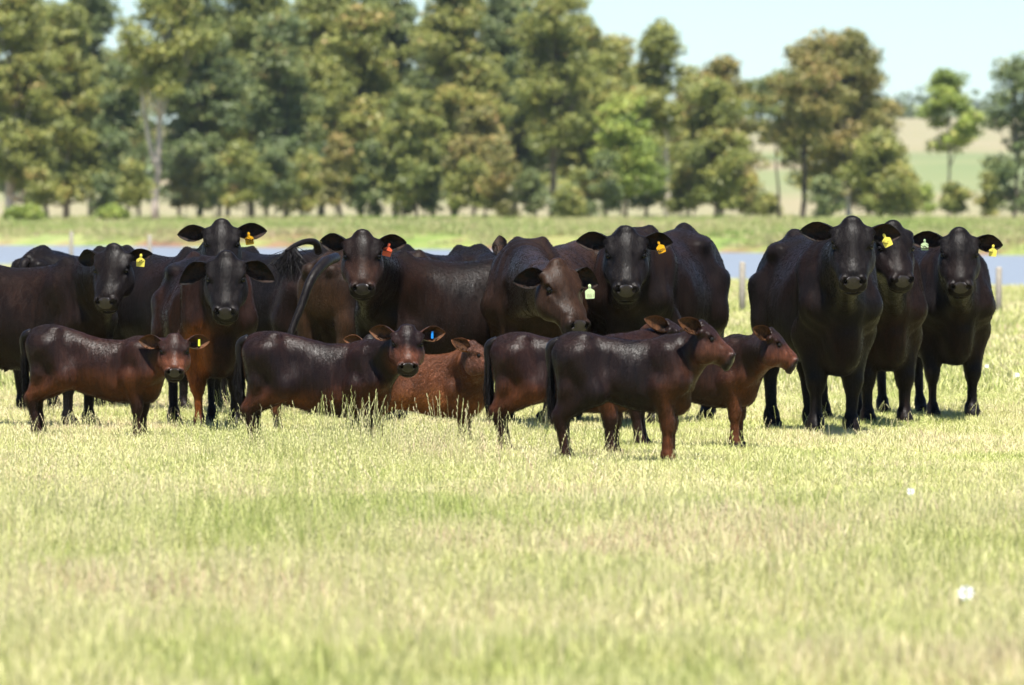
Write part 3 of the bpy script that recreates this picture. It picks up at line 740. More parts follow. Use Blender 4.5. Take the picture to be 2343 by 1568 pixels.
M_GROUND, nt, b = new_mat('meadow_ground')
pos = nd(nt, 'ShaderNodeNewGeometry').outputs['Position']
sx = nd(nt, 'ShaderNodeSeparateXYZ'); nt.links.new(pos, sx.inputs[0])
nA = noise(nt, .05, 4, .6, vec=pos, map_scale=(1, .35, 1)); nB = noise(nt, .9, 5, .6, vec=pos); nC = noise(nt, .012, 4, .55, vec=pos, map_scale=(1, .5, 1)); nD = noise(nt, .11, 4, .6, vec=pos)
near_c = ramp(nt, [(.35, (.20, .21, .085)), (.65, (.38, .34, .18))], nB.outputs[0]).outputs[0]
bank_c = ramp(nt, [(.40, (.13, .19, .045)), (.50, (.22, .25, .08)), (.58, (.22, .13, .08)), (.7, (.14, .09, .07))], nD.outputs[0]).outputs[0]
flat_c = ramp(nt, [(.35, (.18, .25, .08)), (.55, (.28, .29, .13)), (.7, (.36, .29, .18))], nA.outputs[0]).outputs[0]
tan_c = ramp(nt, [(.3, (.255, .215, .135)), (.7, (.21, .205, .11))], nA.outputs[0]).outputs[0]
hill_c = ramp(nt, [(.40, (.135, .175, .075)), (.54, (.18, .20, .095)), (.64, (.24, .20, .125))], nC.outputs[0]).outputs[0]
def band(y0, y1, wob=0):
    y = sx.outputs['Y']
    m = nd(nt, 'ShaderNodeMapRange'); nt.links.new(math_(nt, 'ADD', y, math_(nt, 'MULTIPLY', math_(nt, 'SUBTRACT', nA.outputs[0], .5), wob)), m.inputs[0])
    m.inputs[1].default_value = y0; m.inputs[2].default_value = y1; return m.outputs[0]
c = mixc(nt, band(300, 330), near_c, bank_c)
c = mixc(nt, band(430, 480, 120), c, flat_c)
c = mixc(nt, band(650, 720, 130), c, tan_c)
c = mixc(nt, band(900, 1080, 200), c, hill_c)
c = mixc(nt, band(1450, 1650, 250), c, tan_c)
nt.links.new(c, b.inputs['Base Color']); b.inputs['Roughness'].default_value = 0.95; b.inputs['Specular IOR Level'].default_value = 0.1

ys = np.concatenate([np.linspace(-60, 20, 5), np.arange(24, 80, 1.0), np.arange(80, 160, 5), np.arange(160, 270, 2.0), np.arange(270, 335, 10), np.arange(335, 480, 2.5), np.arange(480, 700, 12), np.geomspace(700, 3600, 80)])
ts = np.concatenate([-np.geomspace(.9, .12, 14), np.linspace(-.11, .11, 67), np.geomspace(.12, .9, 14)])
YY, TT = np.meshgrid(ys, ts, indexing='ij'); XX = (YY + 110) * TT
ZZ = gh_arr(XX, YY); nr_, nc_ = YY.shape
V = np.stack([XX.ravel(), YY.ravel(), ZZ.ravel()], 1); i = np.arange(nr_ - 1)[:, None] * nc_ + np.arange(nc_ - 1)[None]
i = i.ravel(); Q = np.stack([i, i + 1, i + nc_ + 1, i + nc_], 1)
g = fast_quads('ground', V, Q, M_GROUND, smooth=True); tag(g, kind='structure')

M_WATER, nt, b = new_mat('pond_water')
b.inputs['Base Color'].default_value = (.19, .21, .235, 1); b.inputs['Roughness'].default_value = 0.32; b.inputs['Specular IOR Level'].default_value = 0.22
nw = noise(nt, 1.0, 4, .6, coord='World', map_scale=(.5, 2.0, 1)); bp = nd(nt, 'ShaderNodeBump'); bp.inputs['Strength'].default_value = 1.0; bp.inputs['Distance'].default_value = .25
nt.links.new(nw.outputs[0], bp.inputs['Height']); nt.links.new(bp.outputs[0], b.inputs['Normal'])
xs = np.linspace(-260, 260, 80); V = []; 
for x in xs: V += [(x, float(near_shore(x)) + 1.0, -.47), (x, float(far_shore(x)) + 6, -.47)]
F = [(2 * k, 2 * k + 2, 2 * k + 3, 2 * k + 1) for k in range(len(xs) - 1)]
wt = mesh_obj('water', V, F, M_WATER, smooth=False); tag(wt, kind='structure')

# ------------------------------------------------------------------ grass
def grass_mat(name, cols, trans=.30, wscale=.35):
    m, nt, b = new_mat(name); out = nt.nodes['Material Output']
    at = nd(nt, 'ShaderNodeAttribute', attribute_name='mixv'); oi = nd(nt, 'ShaderNodeObjectInfo')
    nz = noise(nt, wscale, 3, .6, coord='World', map_scale=(1, .45, 1))
    f = math_(nt, 'ADD', math_(nt, 'MULTIPLY', at.outputs['Fac'], .36), math_(nt, 'MULTIPLY', nz.outputs[0], 1.15))
    f = math_(nt, 'ADD', f, math_(nt, 'MULTIPLY', math_(nt, 'SUBTRACT', oi.outputs['Random'], .5), .26))
    f = math_(nt, 'SUBTRACT', f, .28)
    c = ramp(nt, cols, f).outputs[0]
    nt.links.new(c, b.inputs['Base Color']); b.inputs['Roughness'].default_value = .6; b.inputs['Specular IOR Level'].default_value = .25
    tr = nd(nt, 'ShaderNodeBsdfTranslucent'); nt.links.new(c, tr.inputs[0])
    mx = nd(nt, 'ShaderNodeMixShader'); mx.inputs[0].default_value = trans
    nt.links.new(b.outputs[0], mx.inputs[1]); nt.links.new(tr.outputs[0], mx.inputs[2]); nt.links.new(mx.outputs[0], out.inputs[0])
    return m
M_GRASS = grass_mat('dry_green_grass', [(.08, (.27, .34, .08)), (.32, (.44, .46, .155)), (.54, (.58, .56, .27)), (.72, (.66, .57, .36)), (.90, (.44, .28, .19))], wscale=.42)
M_GRASS2 = grass_mat('bank_grass', [(.10, (.12, .21, .035)), (.34, (.25, .31, .085)), (.56, (.40, .40, .18)), (.78, (.40, .30, .20)), (.98, (.24, .15, .11))], wscale=.07)

def clump(name, n, rad, h, wd, seed, mat, bend=.5, stalks=0, sh=.4):
    r = np.random.default_rng(seed); V = []; F4 = []; A = []
    def blade(x, y, hh, w, az, bn, a, tipw=.15):
        b0 = len(V); d = np.array([cos(az), sin(az), 0]); s = np.array([-sin(az + r.uniform(-1, 1)), cos(az + r.uniform(-1, 1)), 0]) * w / 2
        p = np.array([x, y, 0.0]); seg = [(0, 1), (.4, .95), (.75, .7), (1, tipw)]
        for t, ww in seg:
            q = p + d * bn * hh * t * t + np.array([0, 0, hh * (t - .25 * bn * t * t)])
            V.extend([q - s * ww, q + s * ww]); A.extend([a, a])
        for k in range(3): F4.append((b0 + 2 * k, b0 + 2 * k + 1, b0 + 2 * k + 3, b0 + 2 * k + 2))
    for k in range(n):
        ra = rad * math.sqrt(r.random()); th = r.uniform(0, 2 * pi)
        blade(ra * cos(th), ra * sin(th), h * r.uniform(.35, 1.0) , wd * r.uniform(.6, 1.3), r.uniform(0, 2 * pi), abs(r.normal(0, bend)) , r.random())
    for k in range(stalks):
        ra = rad * math.sqrt(r.random()); th = r.uniform(0, 2 * pi); x, y = ra * cos(th), ra * sin(th); az = r.uniform(0, 2 * pi); hh = sh * r.uniform(.6, 1.0); bn = abs(r.normal(0, .22)); a = r.uniform(.35, .9)
        blade(x, y, hh, wd * .5, az, bn, a, .5)
        for j in range(9):       # zigzag seed head
            t = .58 + .42 * j / 8; q = np.array([x, y, 0]) + np.array([cos(az), sin(az), 0]) * bn * hh * t * t + np.array([0, 0, hh * (t - .25 * bn * t * t)])
            b0 = len(V); sd = np.array([cos(az + 1.57), sin(az + 1.57), 0]) * (1 if j % 2 else -1) * .006 + np.array([0, 0, .016]); w = np.array([cos(az), sin(az), 0]) * .0016
            V.extend([q - w, q + w, q + sd + w, q + sd - w]); A.extend([a] * 4); F4.append((b0, b0 + 1, b0 + 2, b0 + 3))
    o = fast_quads(name, V, F4, mat, attrs={'mixv': A}, link=False); return o

def scatter(name, protos, P, S, I, label):
    """one object: points carrying instances of grass tufts (geometry nodes), as nobody could count them"""
    me = bpy.data.meshes.new(name); me.vertices.add(len(P)); me.vertices.foreach_set('co', np.ascontiguousarray(P, dtype=np.float32).ravel())
    r = np.random.default_rng(5)
    rot = np.zeros((len(P), 3)); rot[:, 2] = r.uniform(0, 6.283, len(P)); rot[:, :2] = r.normal(0, .08, (len(P), 2))
    a = me.attributes.new('rot', 'FLOAT_VECTOR', 'POINT'); a.data.foreach_set('vector', rot.ravel().astype(np.float32))
    a = me.attributes.new('scl', 'FLOAT_VECTOR', 'POINT'); a.data.foreach_set('vector', np.ascontiguousarray(S, dtype=np.float32).ravel())
    a = me.attributes.new('idx', 'INT', 'POINT'); a.data.foreach_set('value', np.asarray(I, dtype=np.int32))
    o = bpy.data.objects.new(name, me); COL.objects.link(o)
    cl = bpy.data.collections.new(name + '_tufts')
    for p in protos: cl.objects.link(p)
    ng = bpy.data.node_groups.new(name + '_scatter', 'GeometryNodeTree')
    ng.interface.new_socket('Geometry', in_out='INPUT', socket_type='NodeSocketGeometry'); ng.interface.new_socket('Geometry', in_out='OUTPUT', socket_type='NodeSocketGeometry')
    N = ng.nodes; L = ng.links; gi = N.new('NodeGroupInput'); go = N.new('NodeGroupOutput')
    ci = N.new('GeometryNodeCollectionInfo'); ci.inputs['Collection'].default_value = cl; ci.inputs['Separate Children'].default_value = True; ci.inputs['Reset Children'].default_value = True
    ip = N.new('GeometryNodeInstanceOnPoints'); ip.inputs['Pick Instance'].default_value = True
    def attr(nm, ty):
        n = N.new('GeometryNodeInputNamedAttribute'); n.data_type = ty; n.inputs[0].default_value = nm; return n.outputs[0]
    L.new(gi.outputs[0], ip.inputs['Points']); L.new(ci.outputs[0], ip.inputs['Instance'])
    L.new(attr('idx', 'INT'), ip.inputs['Instance Index']); L.new(attr('rot', 'FLOAT_VECTOR'), ip.inputs['Rotation']); L.new(attr('scl', 'FLOAT_VECTOR'), ip.inputs['Scale'])
    L.new(ip.outputs[0], go.inputs[0])
    md = o.modifiers.new('scatter', 'NODES'); md.node_group = ng
    tag(o, label, 'grass', kind='stuff'); return o

def height_field(X, Y):
    """how tall the meadow stands: grazed short where the herd is on the right, longer on the left and toward the camera"""
    left = step((.35 - X) / 1.2)
    hf = .055 + .006 * left + .115 * np.exp(-((X + 1.0) / .85) ** 2 - ((Y - 56.4) / 1.3) ** 2)
    fr = step((53.5 - Y) / 12)
    hf = hf * (1 - fr) + .125 * fr
    far = step((Y - 72) / 30); hf = hf * (1 - far) + .12 * far
    return hf * (1 + .28 * n2(X, Y, 1.3, 21))
A_, B_ = [], []
r = np.random.default_rng(11)
protosA = [clump('tuft_%s' % c, 90, .13, .2, .0055, 30 + k, M_GRASS, bend=.30) for k, c in enumerate('abc')]
protosA += [clump('tuft_%s' % c, 12, .16, .15, .004, 40 + k, M_GRASS, bend=.4, stalks=5, sh=.3) for k, c in enumerate('de')]
for p in protosA[3:]: pass
y = 27 + (78 - 27) * r.random(40000) ; half = .072 * y + .9; keep = r.random(len(y)) < half / half.max(); y = y[keep]; x = r.uniform(-1, 1, len(y)) * (.072 * y + .9)
n = len(y); idx = r.choice([0, 1, 2], n)
S = np.stack([np.ones(n), np.ones(n), height_field(x, y) * 5.4 * r.uniform(.55, 1.55, n)], 1)
# seeding stalks, thinly
m = 3600; y2 = r.uniform(30, 76, m); x2 = r.uniform(-1, 1, m) * (.072 * y2 + .9); dens = .35 + .65 * step((.8 - x2) / 1.5); kk = r.random(m) < dens; y2, x2 = y2[kk], x2[kk]; x3 = r.normal(-1.0, .8, 260); y3 = r.normal(56.6, 1.2, 260); x2 = np.concatenate([x2, x3]); y2 = np.concatenate([y2, y3]); m = len(y2)
S2 = np.stack([np.full(m, 1.0), np.full(m, 1.0), (height_field(x2, y2) * 1.35 + .06) / .3 * r.uniform(.7, 1.9, m)], 1)
x4 = r.uniform(-3.6, 2.2, 70); y4 = r.uniform(47, 53.5, 70); x2 = np.concatenate([x2, x4]); y2 = np.concatenate([y2, y4]); m = len(y2)
S2 = np.concatenate([S2, np.stack([np.full(70, 1.6), np.full(70, 1.6), r.uniform(.9, 1.45, 70)], 1)])
X = np.concatenate([x, x2]); Y = np.concatenate([y, y2]); P = np.stack([X, Y, gh_arr(X, Y) - .005], 1)
scatter('meadow_grass', protosA, P, np.concatenate([S, S2]), np.concatenate([idx, r.choice([3, 4], m)]), 'pale green and straw coloured meadow grass around and in front of the cattle')
protosB = [clump('wide_tuft_%s' % c, 130, .55, .17, .014, 50 + k, M_GRASS, bend=.5) for k, c in enumerate('abc')]
y = 76 + (262 - 76) * r.random(26000); x = r.uniform(-1, 1, len(y)) * (.072 * y + 2.5); k = (y < near_shore(x) + .5); x, y = x[k], y[k]; n = len(y)
S = np.stack([np.ones(n), np.ones(n), r.uniform(.5, 1.0, n) * (1 + .25 * n2(x, y, .3, 8)) * (1 - .45 * step((y - near_shore(x) + 25) / 25))], 1)
scatter('pasture_grass', protosB, np.stack([x, y, gh_arr(x, y)], 1), S, r.choice([0, 1, 2], n), 'straw and green pasture behind the cattle up to the water')
protosC = [clump('bank_tuft_%s' % c, 150, 1.2, .45, .05, 60 + k, M_GRASS2, bend=.5) for k, c in enumerate('abc')]
y = 345 + (640 - 345) * r.random(16000) ** 1.3; x = r.uniform(-1, 1, len(y)) * (.066 * y + 8); k = (y > far_shore(x) + 3.0); x, y = x[k], y[k]; n = len(y)
k = r.random(n) < np.clip(.55 + .6 * n2(x, y, .12, 14), .08, 1); x, y = x[k], y[k]; n = len(y)
S = np.stack([np.ones(n), np.ones(n), r.uniform(.3, .95, n)], 1)
scatter('bank_grass', protosC, np.stack([x, y, gh_arr(x, y)], 1), S, r.choice([0, 1, 2], n), 'green grass on the far bank between the water and the trees')

# ------------------------------------------------------------------ trees
def bark_mat(name, c0, c1):
    m, nt, b = new_mat(name); n = noise(nt, 1.2, 4, .6, coord='World', map_scale=(2, 2, .6))
    nt.links.new(ramp(nt, [(.38, c0), (.6, c1)], n.outputs[0]).outputs[0], b.inputs['Base Color']); b.inputs['Roughness'].default_value = .85
    b.inputs['Specular IOR Level'].default_value = .2; return m
M_BARK = bark_mat('bark_grey', (.09, .07, .055), (.24, .19, .155)); M_BARKP = bark_mat('bark_pale', (.30, .24, .20), (.60, .50, .44)); M_BARKD = bark_mat('bark_dark', (.035, .028, .024), (.10, .08, .065))
def leaf_mat(name, stops, trans=.3):
    m, nt, b = new_mat(name); out = nt.nodes['Material Output']
    at = nd(nt, 'ShaderNodeAttribute', attribute_name='mixv')
    c = ramp(nt, stops, at.outputs['Fac']).outputs[0]; nt.links.new(c, b.inputs['Base Color']); b.inputs['Roughness'].default_value = .5
    b.inputs['Specular IOR Level'].default_value = .35
    tr = nd(nt, 'ShaderNodeBsdfTranslucent'); nt.links.new(c, tr.inputs[0]); mx = nd(nt, 'ShaderNodeMixShader'); mx.inputs[0].default_value = trans
    nt.links.new(b.outputs[0], mx.inputs[1]); nt.links.new(tr.outputs[0], mx.inputs[2]); nt.links.new(mx.outputs[0], out.inputs[0]); return m
M_LEAF = {
 'olive': leaf_mat('leaf_olive', [(0, (0.103, 0.131, 0.033)), (.45, (0.206, 0.226, 0.054)), (.8, (0.326, 0.315, 0.078)), (1, (0.385, 0.252, 0.094))]),
 'deep': leaf_mat('leaf_deep', [(0, (0.067, 0.100, 0.042)), (.5, (0.139, 0.178, 0.061)), (.85, (0.229, 0.248, 0.078)), (1, (0.313, 0.231, 0.094))]),
 'rusty': leaf_mat('leaf_rusty', [(0, (0.102, 0.113, 0.032)), (.45, (0.200, 0.194, 0.053)), (.75, (0.298, 0.243, 0.076)), (1, (0.335, 0.216, 0.085))]),
 'lime': leaf_mat('leaf_lime', [(0, (0.121, 0.168, 0.031)), (.5, (0.242, 0.315, 0.053)), (.85, (0.363, 0.389, 0.084)), (1, (0.363, 0.305, 0.105))]),
}
def tree(name, label, px, by, ty, hw, cb, d, kind='olive', bark=None, seed=1, trunk=.22, fork=False, dens=1.0, shape='full', lean=0, cat='tree', grp='eucalyptus trees beyond the water', leafs=.205, topw=.55):
    r = np.random.default_rng(seed); sc = d / FPX
    X0 = (px - 1171.5) * sc; z0 = gh(X0, d); Hh = (by - ty) * sc * 1.0
    ztop = H_CAM + (HORIZON - ty) * sc; Hh = ztop - z0; zc = H_CAM + (HORIZON - cb) * sc - z0; R = hw * sc
    zc = max(zc, .6); R = R * (1.22 if shape == 'full' and px < 1700 else 1.08)
    root = empty(name, (X0, d, z0)); tag(root, label, cat, grp)
    # trunk line
    n = 14; wob = np.cumsum(r.normal(0, .10, (n, 2)), 0) * (Hh / 16); wob -= wob[0]
    zz = np.linspace(-.3, Hh * .93, n); lx = lean * zz / Hh
    T = np.stack([wob[:, 0] + lx, wob[:, 1], zz], 1); tr = np.linspace(trunk, trunk * .16, n) * Hh / 15
    parts = [tube(T, tr, 8)]
    at = lambda z: np.array([np.interp(z, T[:, 2], T[:, 0]), np.interp(z, T[:, 2], T[:, 1]), z])
    # lobes of foliage, each made of leaf clusters near its upper and outer skin
    def prof_(t):
        if shape == 'full': return (math.sin(pi * min(1, (t * .86 + .10)) ** .9) ** .6) * (1 - .32 * t)
        if shape == 'spread': return math.sin(pi * (t * .62 + .33)) ** .8 if t > .35 else .55 + .5 * t
        if shape == 'cone': return (1 - t) ** .55 * .95 + .10
        return .9 * math.sin(pi * (.12 + .80 * t)) ** .5
    vol = R * R * (Hh - zc); nl = int(np.clip(vol * .20 + 10, 10, 60) * dens); C = []
    for k in range(nl):
        t = (k + r.random()) / nl; z = zc + (Hh - zc) * t * .97; RL = float(np.clip(R * r.uniform(.22, .46), .4, 1.45))
        rr = max(0, R * prof_(t) - RL * .6) * math.sqrt(r.uniform(.05, 1)); th = r.uniform(0, 2 * pi); c = at(min(z, T[-1, 2])); c[2] = z
        c = c + np.array([rr * cos(th), rr * sin(th), 0])
        for q in range(int(np.clip(RL * RL * 4.2, 4, 12))):
            dv = r.normal(size=3); dv[2] = abs(dv[2]) * .9 - .25; dv /= np.linalg.norm(dv); C.append((c + dv * RL * r.uniform(.55, 1.0) * np.array([1.1, 1.1, .95]), r.uniform(.40, .78) * min(1.15, .5 + R * .2), RL))
    tones = {}
    for i, (c, cr, RL) in enumerate(C):
        if i % 11 == 0:
            hz = c[2] - r.uniform(.12, .30) * Hh * (.5 + c[2] / Hh * .5); hz = max(zc * .75, min(hz, T[-2, 2])); p0 = at(hz)
            mid = p0 * .45 + c * .55 + np.array([0, 0, -.05 * Hh * r.random()]); r0 = np.interp(hz, T[:, 2], tr) * .55
            parts.append(tube(spline([p0, mid, c], 6), np.linspace(r0, .02, 6), 5, cap=False))
    if fork:
        p0 = at(Hh * .20); q = [p0, p0 + np.array([-.55, -.1, Hh * .12]), p0 + np.array([-1.0, -.1, Hh * .30]), p0 + np.array([-1.2, .3, Hh * .55])]
        parts.append(tube(spline(q, 9), np.linspace(tr[2] * .8, .05, 9), 8))
    V, F = cat_mesh(parts); b = bark or M_BARK
    mesh_obj('trunk', V, F, b, root)
    # leaves
    Vs = []; As = []
    for c, cr, RL in C:
        if RL not in tones: tones[RL] = r.normal(.46, .15)
        m = int((100 * cr ** 1.5 + 18) * dens); dirs = r.normal(size=(m, 3)); dirs /= np.linalg.norm(dirs, axis=1, keepdims=True)
        rad = cr * r.uniform(.2, 1.15, m) ** .6; p = c + dirs * rad[:, None] * np.array([1.15, 1.15, .75])
        nn = dirs * .5 + r.normal(0, .6, (m, 3)) + np.array([0, -.15, .6]); nn /= np.linalg.norm(nn, axis=1, keepdims=True)
        a = np.cross(nn, r.normal(size=(m, 3))); a /= np.linalg.norm(a, axis=1, keepdims=True); bb = np.cross(nn, a)
        L = leafs * r.uniform(.55, 1.25, m)[:, None]
        q = np.stack([p - a * L * .9, p - bb * L * .55 + a * L * .35, p + a * L * .45 + bb * L * .6], 1); Vs.append(q.reshape(-1, 3))
        tone = np.clip(tones[RL] + r.normal(0, .07) + r.normal(0, .16, m), 0, 1); As.append(np.repeat(tone, 3))
    V = np.concatenate(Vs); Q = np.arange(len(V)).reshape(-1, 3)
    fast_quads('crown', V, Q, M_LEAF[kind], root, attrs={'mixv': np.concatenate(As)})
    return root

NTRI = [0]
TR = [  # px, base, top, half width, crown bottom, d, kind, bark, trunk, shape, label
 (22, 500, -40, 105, 425, 575, 'olive', M_BARKP, .34, 'full', 'broad olive green tree with a pale split trunk at the left edge of the photo'),
 (150, 502, 20, 95, 455, 590, 'olive', M_BARK, .26, 'full', 'tree with two low dark and pink stems, second in the row from the left'),
 (205, 500, -30, 90, 400, 620, 'deep', M_BARK, .20, 'full', 'slim straight dark trunked tree left of the tall pale forked trunk'),
 (290, 504, 150, 70, 455, 575, 'deep', M_BARKD, .18, 'full', 'low dark bushy tree just left of the pale forked trunk'),
 (357, 508, -60, 120, 215, 560, 'olive', M_BARKP, .25, 'spread', 'tallest tree with a long pale forked trunk and thin see-through top'),
 (452, 505, -30, 100, 430, 600, 'deep', M_BARKD, .22, 'full', 'dark green tree standing right of the pale forked trunk'),
 (520, 503, 60, 80, 450, 640, 'olive', M_BARK, .20, 'full', 'tree behind the highest cow head on the left'),
 (575, 505, -60, 110, 420, 610, 'olive', M_BARK, .24, 'full', 'wide leafy tree above the orange tag on the left'),
 (650, 506, 40, 90, 455, 580, 'deep', M_BARKD, .20, 'full', 'thick dark tree left of the gap above the cow with the coral tag'),
 (735, 508, -50, 110, 440, 620, 'olive', M_BARK, .24, 'full', 'tall tree with dark hollow crown left of the cow with the coral tag'),
 (822, 508, 10, 95, 455, 585, 'olive', M_BARKD, .24, 'full', 'yellowish green tree directly above the cow with the coral tag'),
 (905, 510, -60, 110, 430, 630, 'deep', M_BARK, .22, 'full', 'very tall tree with sky showing through its upper crown left of centre'),
 (955, 511, 210, 75, 460, 565, 'olive', M_BARKD, .20, 'full', 'shorter rounded tree in front of the taller trees at centre left'),
 (1040, 512, -50, 115, 440, 620, 'olive', M_BARK, .26, 'full', 'tall wide tree in the middle of the row'),
 (1110, 512, 260, 80, 462, 570, 'rusty', M_BARKD, .18, 'full', 'low brownish tree in the middle of the row above the upright ear'),
 (1180, 513, -20, 110, 400, 640, 'deep', M_BARK, .24, 'full', 'tall dark tree just left of the open pasture gap at centre'),
 (1262, 514, -15, 115, 330, 600, 'olive', M_BARK, .26, 'spread', 'tall tree whose crown slopes down to the right where the open sky begins'),
 (1345, 515, 55, 95, 440, 625, 'olive', M_BARKD, .20, 'full', 'tree under the sloping edge of the tall crowns right of centre'),
 (1432, 517, 225, 75, 450, 560, 'lime', M_BARKD, .22, 'full', 'bright green round topped tree right of centre'),
 (1425, 516, 85, 55, 300, 660, 'rusty', M_BARK, .14, 'spread', 'thin see-through treetop rising behind the bright green tree'),
 (1524, 518, 62, 92, 330, 590, 'olive', M_BARKP, .24, 'cone', 'tall pointed tree with a straight pale pink trunk right of centre'),
 (1475, 518, 330, 55, 465, 570, 'deep', M_BARKD, .16, 'full', 'dark low tree at the foot of the tall pointed tree'),
 (1650, 520, 130, 85, 445, 600, 'rusty', M_BARKD, .26, 'full', 'brownish ragged tree left of the big round crowned tree'),
 (1585, 518, 300, 65, 460, 610, 'olive', M_BARK, .16, 'full', 'small leafy tree filling the gap beside the straight pink trunk'),
 (1838, 520, 95, 110, 330, 575, 'rusty', M_BARKD, .26, 'spread', 'dark leaning trunked tree under the left half of the big round crown'),
 (1942, 522, 85, 125, 400, 600, 'rusty', M_BARKP, .26, 'full', 'big round crowned tree with reddish foliage and a pale pink trunk'),
 (2015, 525, 330, 90, 490, 560, 'olive', M_BARKD, .20, 'full', 'dark bushy low tree below the big round crown'),
 (2172, 518, 165, 76, 345, 640, 'lime', M_BARK, .16, 'full', 'isolated slim bright green tree standing in the gap on the right'),
 (2322, 528, 135, 80, 480, 560, 'deep', M_BARK, .20, 'column', 'narrow grey green tree cut by the right edge of the photo'),
 (1385, 516, 105, 88, 455, 640, 'olive', M_BARK, .20, 'full', 'olive tree behind and left of the bright green round topped tree'),
 (1480, 517, 150, 82, 460, 630, 'olive', M_BARK, .20, 'full', 'olive tree between the bright green tree and the tall pointed tree'),
 (1575, 518, 185, 80, 470, 625, 'rusty', M_BARK, .18, 'full', 'brownish tree just right of the straight pale pink trunk'),
 (1640, 519, 200, 90, 470, 570, 'olive', M_BARKD, .22, 'full', 'bushy olive tree with a short dark trunk left of the open hillside gap'),
 (1716, 520, 190, 62, 330, 645, 'olive', M_BARK, .14, 'spread', 'thin treetop bridging the sky gap left of the big round crown'),
 (1782, 520, 170, 70, 300, 590, 'deep', M_BARKD, .16, 'spread', 'dark green limb of foliage at the left side of the big round crown'),
 (1895, 521, 110, 112, 430, 640, 'olive', M_BARK, .2, 'full', 'tree filling the middle of the big round crown'),
 (1985, 524, 170, 92, 470, 640, 'rusty', M_BARK, .2, 'full', 'tree forming the right shoulder of the big round crown'),
 (2038, 525, 330, 62, 500, 610, 'olive', M_BARKD, .16, 'full', 'pale olive low tree right of the big round crown'),
 (2190, 520, 425, 40, 480, 600, 'olive', M_BARK, .12, 'full', 'small low foliage around the foot of the isolated slim tree'),

]
for k, (px, by, ty, hw, cb, d, kind, bark, tk, shp, lab) in enumerate(TR):
    tree('eucalyptus_tree', lab, px, by, ty, hw, cb, d, kind, bark, 100 + k, tk, fork=(k == 4), shape=shp, dens=1.15 if shp != 'spread' else .95, lean=(.8 if k == 24 else 0))
# second row, filling in behind
ORD = 'first second third fourth fifth sixth seventh eighth ninth tenth eleventh twelfth thirteenth fourteenth fifteenth sixteenth seventeenth eighteenth nineteenth twentieth'.split()
for k, px in enumerate([60, 110, 250, 320, 410, 500, 610, 690, 780, 865, 990, 1085, 1140, 1225, 1300, 1385]):
    rr = random.Random(k * 7 + 1); top = 10 + rr.uniform(-20, 110) + max(0, (px - 1200) * .5)
    kd = ['deep', 'olive', 'deep', 'rusty'][k % 4]; cn = {'deep': 'dark green', 'olive': 'olive', 'rusty': 'brownish'}[kd]
    tree('eucalyptus_tree', '%s tree of the shaded second row, %s from the left' % (cn, ORD[k]), px, 505, top, rr.uniform(70, 95), rr.uniform(380, 470), 665 + rr.uniform(0, 40), kd, M_BARK, 300 + k, .17, shape='full', dens=.85, grp='second row of trees beyond the water', leafs=.22)
# young low trees standing under the tall ones
for k, (px, ty, cb) in enumerate([(95, 395, 470), (240, 400, 478), (305, 380, 468), (425, 370, 470), (490, 360, 480), (560, 330, 470), (628, 340, 476), (700, 350, 484), (770, 320, 470), (858, 330, 486), (925, 350, 480), (985, 360, 486), (1075, 370, 478), (1150, 340, 490), (1210, 400, 480), (1300, 430, 494), (1390, 350, 484), (1560, 380, 484), (1700, 395, 478), (1890, 420, 490)]):
    rr = random.Random(k * 13 + 5); kd = ['olive', 'deep', 'olive', 'rusty', 'deep'][k % 5]; cn = {'deep': 'dark', 'olive': 'grey green', 'rusty': 'brownish'}[kd]
    tree('young_tree', 'low %s young tree under the tall crowns, %s from the left' % (cn, ORD[k]), px, 508 + px * .004, ty, rr.uniform(34, 52), cb, 548 + rr.uniform(0, 30), kd, M_BARKD, 700 + k, .13, shape='full', dens=1.15, grp='young trees under the tall row', leafs=.17)
# low bushes on the bank and under the trees
for k, (px, d, w, ty, lab) in enumerate([(60, 545, 36, 488, 'low bright green bush by the leftmost trunk on the far bank'), (262, 560, 30, 492, 'small bush on the bank left of the pale forked trunk'),
        (1320, 600, 46, 470, 'dark low bush in the open gap right of centre'), (1745, 600, 46, 455, 'low spreading bush left of the dark leaning trunk'), (2075, 640, 40, 395, 'feathery green bush in front of the hill on the right'), (2105, 700, 42, 430, 'pale green bush left of the isolated slim tree'),
        (2260, 600, 30, 400, 'leafy side bush left of the narrow tree at the right edge')]):
    tree('bush', lab, px, 525, ty, w, 515, d, ['lime', 'lime', 'deep', 'olive', 'olive', 'lime', 'olive'][k], M_BARKD, 500 + k, .10, dens=1.2, cat='bush', grp='bushes on the far bank', leafs=.17)
# far hilltop wood
r = np.random.default_rng(77); Vs = []; As = []
for k in range(420):
    x = r.uniform(110, 420); y = 2950 + r.uniform(-40, 120); z = gh(x, y) ; hgt = (6 + 5 * (n2(np.array([x]), np.array([y]), .02, 4)[0])) 
    m = 22; p = np.array([x, y, z]) + r.normal(size=(m, 3)) * np.array([4.5, 4.5, .34 * hgt]) + np.array([0, 0, hgt * .4]); nn = r.normal(size=(m, 3)); a = np.cross(nn, r.normal(size=(m, 3))); a /= np.linalg.norm(a, axis=1, keepdims=True); b = np.cross(nn, a); b /= np.linalg.norm(b, axis=1, keepdims=True)
    q = np.stack([p - a * 1.6, p - b * 1.1, p + a * 1.6, p + b * 1.1], 1); Vs.append(q.reshape(-1, 3)); As.append(np.full(4 * m, r.uniform(0, .6)))
V = np.concatenate(Vs); fw = fast_quads('distant_wood', V, np.arange(len(V)).reshape(-1, 4), M_LEAF['deep'], attrs={'mixv': np.concatenate(As)}); tag(fw, 'hazy blue green wood along the far hilltop', 'wood', kind='stuff')

